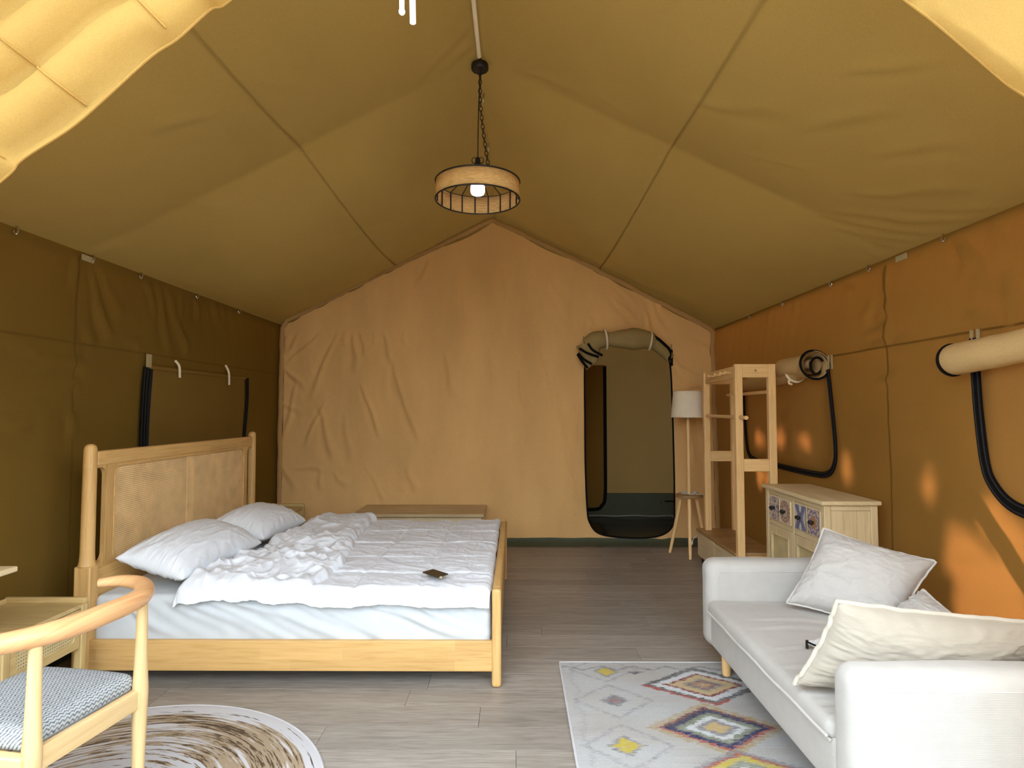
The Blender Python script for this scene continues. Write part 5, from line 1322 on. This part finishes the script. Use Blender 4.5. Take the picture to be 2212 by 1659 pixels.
# local: x forward, y to the chair's left; far post sits at negative y
for sy in (-1, 1):
    pth = [(0.0, sy * hw_ * 1.02, 0.012), (0.0, sy * hw_ * 1.0, 0.15), (0.0, sy * hw_, 0.34), (0.0, sy * hw_, 0.44), (0.0, sy * hw_, 0.50), (0.0, sy * hw_ * 1.0, 0.62), (0.0, sy * hw_ * 1.0, 0.745)]
    put('rear_leg', MB().tube(smooth_path(pth, 5), np.interp(np.linspace(0, 1, 31), [0, .15, .33, .48, .6, .8, 1], [.0155, .018, .023, .0255, .0235, .019, .0165]), 18, up=(1, 0, 0)), M['ash_z'], ch, sharp=50, base=(0, 0, 0))
    pth = [(0.43, sy * (hw_ + 0.045), 0.012), (0.43, sy * (hw_ + 0.04), 0.2), (0.43, sy * (hw_ + 0.035), 0.40), (0.425, sy * (hw_ + 0.035), 0.445)]
    put('front_leg', MB().tube(smooth_path(pth, 6), np.interp(np.linspace(0, 1, 19), [0, .4, .9, 1], [.0155, .020, .025, .024]), 18, up=(1, 0, 0)), M['ash_z'], ch, sharp=50, base=(0, 0, 0))
    put('seat_rail', rounded_box((0.0, sy * hw_ + (0.0 if sy > 0 else -0.02), 0.385), (0.43, sy * hw_ + (0.035 if sy > 0 else 0.015), 0.44), 0.006, (3, 2, 2)), M['ash_x'], ch, base=(0, 0, 0))
put('seat_rail', rounded_box((-0.012, -hw_, 0.380), (0.014, hw_, 0.447), 0.007, (2, 3, 2)), M['ash_y'], ch, base=(0, 0, 0))
put('seat_rail', rounded_box((0.41, -hw_ - .03, 0.385), (0.436, hw_ + .03, 0.447), 0.007, (2, 3, 2)), M['ash_y'], ch, base=(0, 0, 0))
def seat_d(P, nrm):
    tp = np.clip(nrm[..., 2], 0, 1)
    u = (P[..., 0] - 0.215) / 0.22; v = P[..., 1] / (hw_ + .03)
    return nrm * (tp * 0.018 * np.clip(1 - u ** 4, 0, 1) * np.clip(1 - v ** 4, 0, 1))[..., None]
put('seat', rounded_box((0.018, -hw_ - 0.004, 0.432), (0.43, hw_ + 0.004, 0.490), 0.027, (26, 26, 4), seat_d), M['chevron'], ch, sharp=180, weld=True, base=(0, 0, 0))
arm_pts = [(0.30, -hw_ - 0.155, 0.752), (0.225, -hw_ - 0.178, 0.757), (0.13, -hw_ - 0.155, 0.759), (0.05, -hw_ - 0.085, 0.760), (-0.01, -hw_ + 0.01, 0.761), (-0.035, -0.09, 0.763), (-0.042, 0.0, 0.765), (-0.035, 0.09, 0.763), (-0.01, hw_ - 0.01, 0.761), (0.05, hw_ + 0.085, 0.760), (0.13, hw_ + 0.155, 0.759), (0.225, hw_ + 0.178, 0.757), (0.30, hw_ + 0.155, 0.752)]
arm_pts = [(x, y * 0.93, z) for x, y, z in arm_pts]
ap = smooth_path(arm_pts, 6)
tt = np.linspace(0, 1, len(ap))
put('arm_rail', MB().tube(ap, np.interp(tt, [0, .06, .2, .35, .5, .65, .8, .94, 1], [.017, .022, .030, .034, .035, .034, .030, .022, .017]), 20, up=(0, 0, 1), flat=0.92), M['beech'], ch, sharp=60, base=(0, 0, 0))

# ------------------------------------------------------------------ desk by the left wall (only its corner shows)
dk = thing('desk', 'small wooden desk, only the corner of its top showing at the left edge', 'desk', (-2.3, 1.95, 0))
put('desk_top', rounded_box((-2.53, 1.42, 0.735), (-2.066, 2.50, 0.758), 0.006, (3, 4, 2)), M['pale_y'], dk)
for y in (1.55, 2.22):
    for x in (-2.50, -2.37):
        put('leg', MB().tube([(x, y, 0), (x, y, 0.735)], [0.016, 0.022], 14), M['pale_z'], dk)
put('apron', MB().box((-2.50, 1.55, 0.66), (-2.37, 2.22, 0.735)), M['pale_y'], dk, bevel=0.003)

# ------------------------------------------------------------------ pendant lamp
PX, PY = -0.226, 3.5
pd = thing('pendant_lamp', 'pendant lamp with a burlap drum shade hanging on a black chain', 'lamp', (PX, PY, 2.65))
put('ceiling_rose', MB().lathe([(0.02, 3.444), (0.047, 3.446), (0.052, 3.452), (0.052, 3.480), (0.048, 3.486), (0.012, 3.487), (0.010, 3.52)], (XRG, PY, 0), 28), M['black_metal'], pd, sharp=45)
put('flex', MB().tube(smooth_path([(XRG + .004, PY, 3.44), (PX + 0.004, PY, 3.2), (PX, PY, 2.9)], 6), 0.0035, 6), M['black_metal'], pd)
cpath = smooth_path([(XRG + .002, PY - .01, 3.437), (XRG + .004, PY - .01, 3.25), (PX + 0.035, PY - .01, 3.05), (PX + 0.062, PY - 0.01, 2.87), (PX + 0.07, PY - .01, 2.84)], 60)
seg = np.concatenate([[0], np.cumsum(np.linalg.norm(np.diff(cpath, axis=0), axis=1))])
nl = 22; ln = seg[-1] / nl
a = np.arange(12) / 12 * 2 * math.pi
for k in range(nl):
    s0 = (k + 0.5) * ln
    p = np.array([np.interp(s0, seg, cpath[:, i]) for i in range(3)]); q = np.array([np.interp(min(seg[-1], s0 + .01), seg, cpath[:, i]) for i in range(3)])
    t_ = q - p; t_ /= np.linalg.norm(t_) + 1e-9
    sd = np.cross(t_, (0, 1, 0)); sd /= np.linalg.norm(sd); od = np.cross(sd, t_)
    s_ = sd if k % 2 == 0 else (sd * 0.35 + od * 0.94)
    ring = p + np.outer(np.cos(a), s_) * 0.0088 + np.outer(np.sign(np.sin(a)) * np.abs(np.sin(a)) ** .7, t_) * (ln * 0.60)
    put('chain_link', MB().tube(ring, 0.0026, 5, closed=True), M['black_metal'], pd)
n = 72; R_ = 0.249; zb, zt_ = 2.655, 2.762
put('shade', MB().lathe([(R_, zb), (R_, zt_)], (PX, PY, 0), n, cap=False), M['burlap'], pd, sharp=180).modifiers.new('thick', 'SOLIDIFY').thickness = 0.003
a = np.arange(n) / n * 2 * math.pi
for z in (zb, zt_):
    put('shade_ring', MB().tube(np.stack([PX + (R_ + .001) * np.cos(a), PY + (R_ + .001) * np.sin(a), np.full(n, z)], 1), 0.0048, 8, closed=True), M['black_metal'], pd)
for k in range(18):
    an = math.radians(90 + 7.6 + 20 * k)
    cx_, sy_ = math.cos(an), math.sin(an)
    rb = MB().tube([(PX + (R_ - .008) * cx_, PY + (R_ - .008) * sy_, zb), (PX + (R_ - .008) * cx_, PY + (R_ - .008) * sy_, zt_)], 0.0042, 6)
    put('shade_rib', rb, M['black_metal'], pd)
    put('shade_strut', MB().tube([(PX + (R_ - .005) * cx_, PY + (R_ - .005) * sy_, zt_), (PX + 0.035 * cx_, PY + 0.035 * sy_, 2.842)], 0.0032, 6), M['black_metal'], pd)
put('hub', MB().lathe([(0.02, 2.80), (0.034, 2.815), (0.036, 2.845), (0.026, 2.86), (0.017, 2.875), (0.014, 2.905), (0.008, 2.915)], (PX, PY, 0), 20), M['black_metal'], pd, sharp=50)
for sx in (-0.03, 0.03):
    q = np.arange(12) / 12 * 2 * math.pi
    put('hub_ring', MB().tube(np.stack([PX + sx * .7 + 0.014 * np.cos(q), np.full(12, PY), 2.895 + 0.018 * np.sin(q)], 1), 0.0025, 5, closed=True), M['black_metal'], pd)
put('lamp_holder', MB().lathe([(0.02, 2.76), (0.021, 2.80)], (PX, PY, 0), 18), M['black_metal'], pd)
put('bulb', MB().lathe([(0.004, 2.684), (0.026, 2.685), (0.037, 2.691), (0.042, 2.703), (0.043, 2.718), (0.042, 2.736), (0.03, 2.752), (0.016, 2.762)], (PX, PY, 0), 24), M['bulb'], pd)

# ------------------------------------------------------------------ two thin glowing tubes hanging near the ridge
for x, z, r_, lab, ball in ((-0.432, 2.916, 0.0095, 'shorter glowing white tube with a rounded end hanging left of the ridge', True), (-0.390, 2.872, 0.0115, 'longer glowing white tube hanging left of the ridge, squared end', False)):
    t = thing('hanging_tube', lab, 'light tube', (x, 2.2, z))
    mb = MB().tube([(x, 2.2, z), (x - 0.006, 2.2, z + 0.30)], r_, 12)
    if ball: mb.ball((x, 2.2, z), 0.0125, 12)
    put('tube', mb, M['glow'], t)
    put('cord', MB().tube([(x - 0.006, 2.2, z + 0.30), (x - 0.006, 2.2, float(roof_point(-1, 2.2, (XRG - x + .006) / (XRG - XL))[2]))], 0.002, 5), M['tie'], t)

# ------------------------------------------------------------------ entrance curtains drawn aside at the front opening
def curtain(side, edge, outer, label, seed, folds):
    """edge/outer: matching 2-D polylines (x, z) of the free edge and of the fixed edge"""
    n = 90; m_ = 60
    E_ = smooth_path(edge, 30); O_ = smooth_path(outer, 30)
    def res(P):
        s = np.concatenate([[0], np.cumsum(np.linalg.norm(np.diff(P, axis=0), axis=1))]); u = np.linspace(0, s[-1], n)
        return np.stack([np.interp(u, s, P[:, 0]), np.interp(u, s, P[:, 1])], 1)
    E_ = E_ if len(E_) == n else np.stack([np.interp(np.linspace(0, 1, n), np.linspace(0, 1, len(E_)), E_[:, i]) for i in range(2)], 1)
    O_ = np.stack([np.interp(np.linspace(0, 1, n), np.linspace(0, 1, len(O_)), O_[:, i]) for i in range(2)], 1)
    t = np.linspace(0, 1, n)[:, None]; s = np.linspace(0, 1, m_)[None, :]
    wdt = np.linalg.norm(O_ - E_, axis=1)[:, None]
    dist = s * wdt
    Px = E_[:, 0:1] * (1 - s) + O_[:, 0:1] * s; Pz = E_[:, 1:2] * (1 - s) + O_[:, 1:2] * s
    amp = 0.055 * np.clip(wdt / 0.35, 0.1, 1)
    ph = dist / folds + 0.18 * fbm(t * 3, t * 0, seed, 2)
    D = amp * (np.abs(np.sin(math.pi * ph)) ** 0.7) + 0.008 * fbm(t * 9, dist * 6, seed + 1, 3) + 0.006 * (ridged(t * 7 + dist * 2, dist * 8, seed + 2, 2) - .5)
    D = D * sstep(0, 0.015, dist + 0.004) * sstep(0, 0.06, t)
    P = np.stack([Px, 1.40 - D, Pz], -1)
    c = thing('entrance_curtain', label, 'curtain', (float(E_[n // 2, 0]), 1.4, 0))
    put('cloth', MB().grid(P if side > 0 else P[::-1]), M['flap'], c, sharp=180)
    put('edge_hem', MB().tube([(p[0], 1.398, p[1]) for p in E_], 0.003, 6), M['flap'], c)
    if side < 0:
        for k in (40, 52, 28):
            q = P[k, 1:45]
            put('seam', MB().tube(q + np.array([0, -0.003, 0]), 0.0035, 5, flat=0.6), M['flap'], c)
    return c
eL = [(-0.26, 3.42), (-0.36, 2.95), (-0.52, 2.58), (-0.689, 2.396), (-0.739, 2.37), (-0.816, 2.298), (-0.882, 2.252), (-1.002, 2.138), (-1.073, 2.076), (-1.182, 2.003), (-1.214, 1.965), (-1.32, 1.88), (-1.68, 1.60), (-2.10, 1.28), (-2.22, 1.0), (-2.22, 0.6), (-2.22, 0.03)]
oL = [(-0.28, 3.46), (-0.55, 3.32), (-0.85, 3.17), (-1.10, 3.04), (-1.25, 2.96), (-1.40, 2.89), (-1.55, 2.81), (-1.72, 2.72), (-1.86, 2.65), (-2.0, 2.58), (-2.15, 2.5), (-2.28, 2.42), (-2.45, 2.2), (-2.50, 1.7), (-2.52, 1.2), (-2.52, 0.6), (-2.52, 0.03)]
curtain(-1, eL, oL, 'sunlit entrance curtain gathered to the left, in the top left corner', 701, 0.145)
eR = [(-0.17, 3.42), (0.15, 2.95), (0.55, 2.66), (0.80, 2.50), (0.932, 2.389), (0.997, 2.337), (1.093, 2.251), (1.168, 2.182), (1.213, 2.15), (1.30, 2.09), (1.42, 1.95), (1.52, 1.6), (1.55, 1.2), (1.55, 0.6), (1.55, 0.03)]
oR = [(-0.15, 3.46), (0.30, 3.25), (0.65, 3.08), (0.90, 2.96), (1.08, 2.88), (1.24, 2.80), (1.42, 2.71), (1.58, 2.63), (1.74, 2.56), (1.92, 2.47), (2.12, 2.37), (2.22, 1.8), (2.24, 1.2), (2.24, 0.6), (2.24, 0.03)]
curtain(1, eR, oR, 'amber entrance curtain drawn to the right, in the top right corner', 721, 0.5)

# ------------------------------------------------------------------ unseen foliage added to block daylight; gaps on the right shape the sun spots
HOLES = [(3.13, 0.66, 0.09, 0.13), (2.97, 0.56, 0.11, 0.14), (3.06, 0.42, 0.10, 0.12), (2.87, 0.46, 0.10, 0.16), (2.90, 0.90, 0.055, 0.10), (2.82, 0.82, 0.055, 0.12), (2.75, 0.70, 0.05, 0.16), (2.78, 0.45, 0.08, 0.14),
         (5.14, 1.175, 0.10, 0.05), (5.57, 1.155, 0.09, 0.05), (5.62, 0.80, 0.06, 0.09), (5.43, 0.80, 0.05, 0.09), (4.15, 1.0, 0.03, 0.07), (3.33, 1.0, 0.02, 0.08), (4.7, 1.17, 0.10, 0.03)]
def shade_hedge(name, label, xa, xb, ya, yb, za, zb, count, holes, seed):
    r_ = np.random.default_rng(seed)
    P = np.stack([r_.uniform(xa, xb, count), r_.uniform(ya, yb, count), r_.uniform(za, zb, count)], 1)
    if holes:
        t = (P[:, 0] - XR) / SUN_DIR[0]
        yw = P[:, 1] - SUN_DIR[1] * t; zw = P[:, 2] - SUN_DIR[2] * t
        ok = np.ones(count, bool)
        for y, z, a_, b_ in holes: ok &= ((yw - y) / (a_ + .05)) ** 2 + ((zw - z) / (b_ + .05)) ** 2 > 1  # leaves dropped along sun rays to shape the wall spots
        P = P[ok]
    m_ = len(P)
    d1 = r_.normal(size=(m_, 3)); d1 /= np.linalg.norm(d1, axis=1)[:, None]
    d2 = np.cross(d1, r_.normal(size=(m_, 3))); d2 /= np.linalg.norm(d2, axis=1)[:, None]
    s = r_.uniform(0.06, 0.10, m_)[:, None]
    V = np.stack([P - d1 * s, P + d2 * s * .45, P + d1 * s, P - d2 * s * .45], 1).reshape(-1, 3)
    F = np.arange(m_ * 4).reshape(-1, 4).tolist()
    o = put(name, MB().add(V, F), M['leaf'], smooth=False, kind='stuff')
    o['label'] = label; o['category'] = 'shade_hedge'
    return o
shade_hedge('shade_hedge', 'unseen foliage outside the right-hand tent wall, gaps shaped for sun spots', 3.95, 4.85, 0.9, 9.0, -0.05, 3.9, 52000, HOLES, 5)
shade_hedge('shade_hedge', 'unseen foliage added outside the left-hand tent wall to darken it', -3.9, -2.75, 0.9, 9.2, -0.05, 3.0, 60000, None, 6)
shade_hedge('shade_hedge', 'unseen foliage added behind the rear tent wall to cut its glow', -2.6, 3.8, 9.25, 10.0, -0.05, 3.9, 34000, None, 7)
shade_hedge('shade_hedge', 'unseen foliage added facing the open front to cut low daylight', -8.0, 8.0, -3.5, -2.6, -0.05, 1.95, 30000, None, 8)

# slanting tent pole outside the right wall: it shades a diagonal band across the sun spots
pa, pb = np.array([XR, 3.13, 1.088]), np.array([XR, 2.50, 0.37])
off_ = SUN_DIR / SUN_DIR[0] * 0.30
struct(put('beam', MB().tube([pa + off_ + (pa - pb) * 0.25, (pa + pb) / 2 + off_, pb + off_ + (pb - pa) * 0.62], 0.047, 12), M['pale_z']), 'slanting tent pole outside the right wall, seen as a shadow on the canvas')
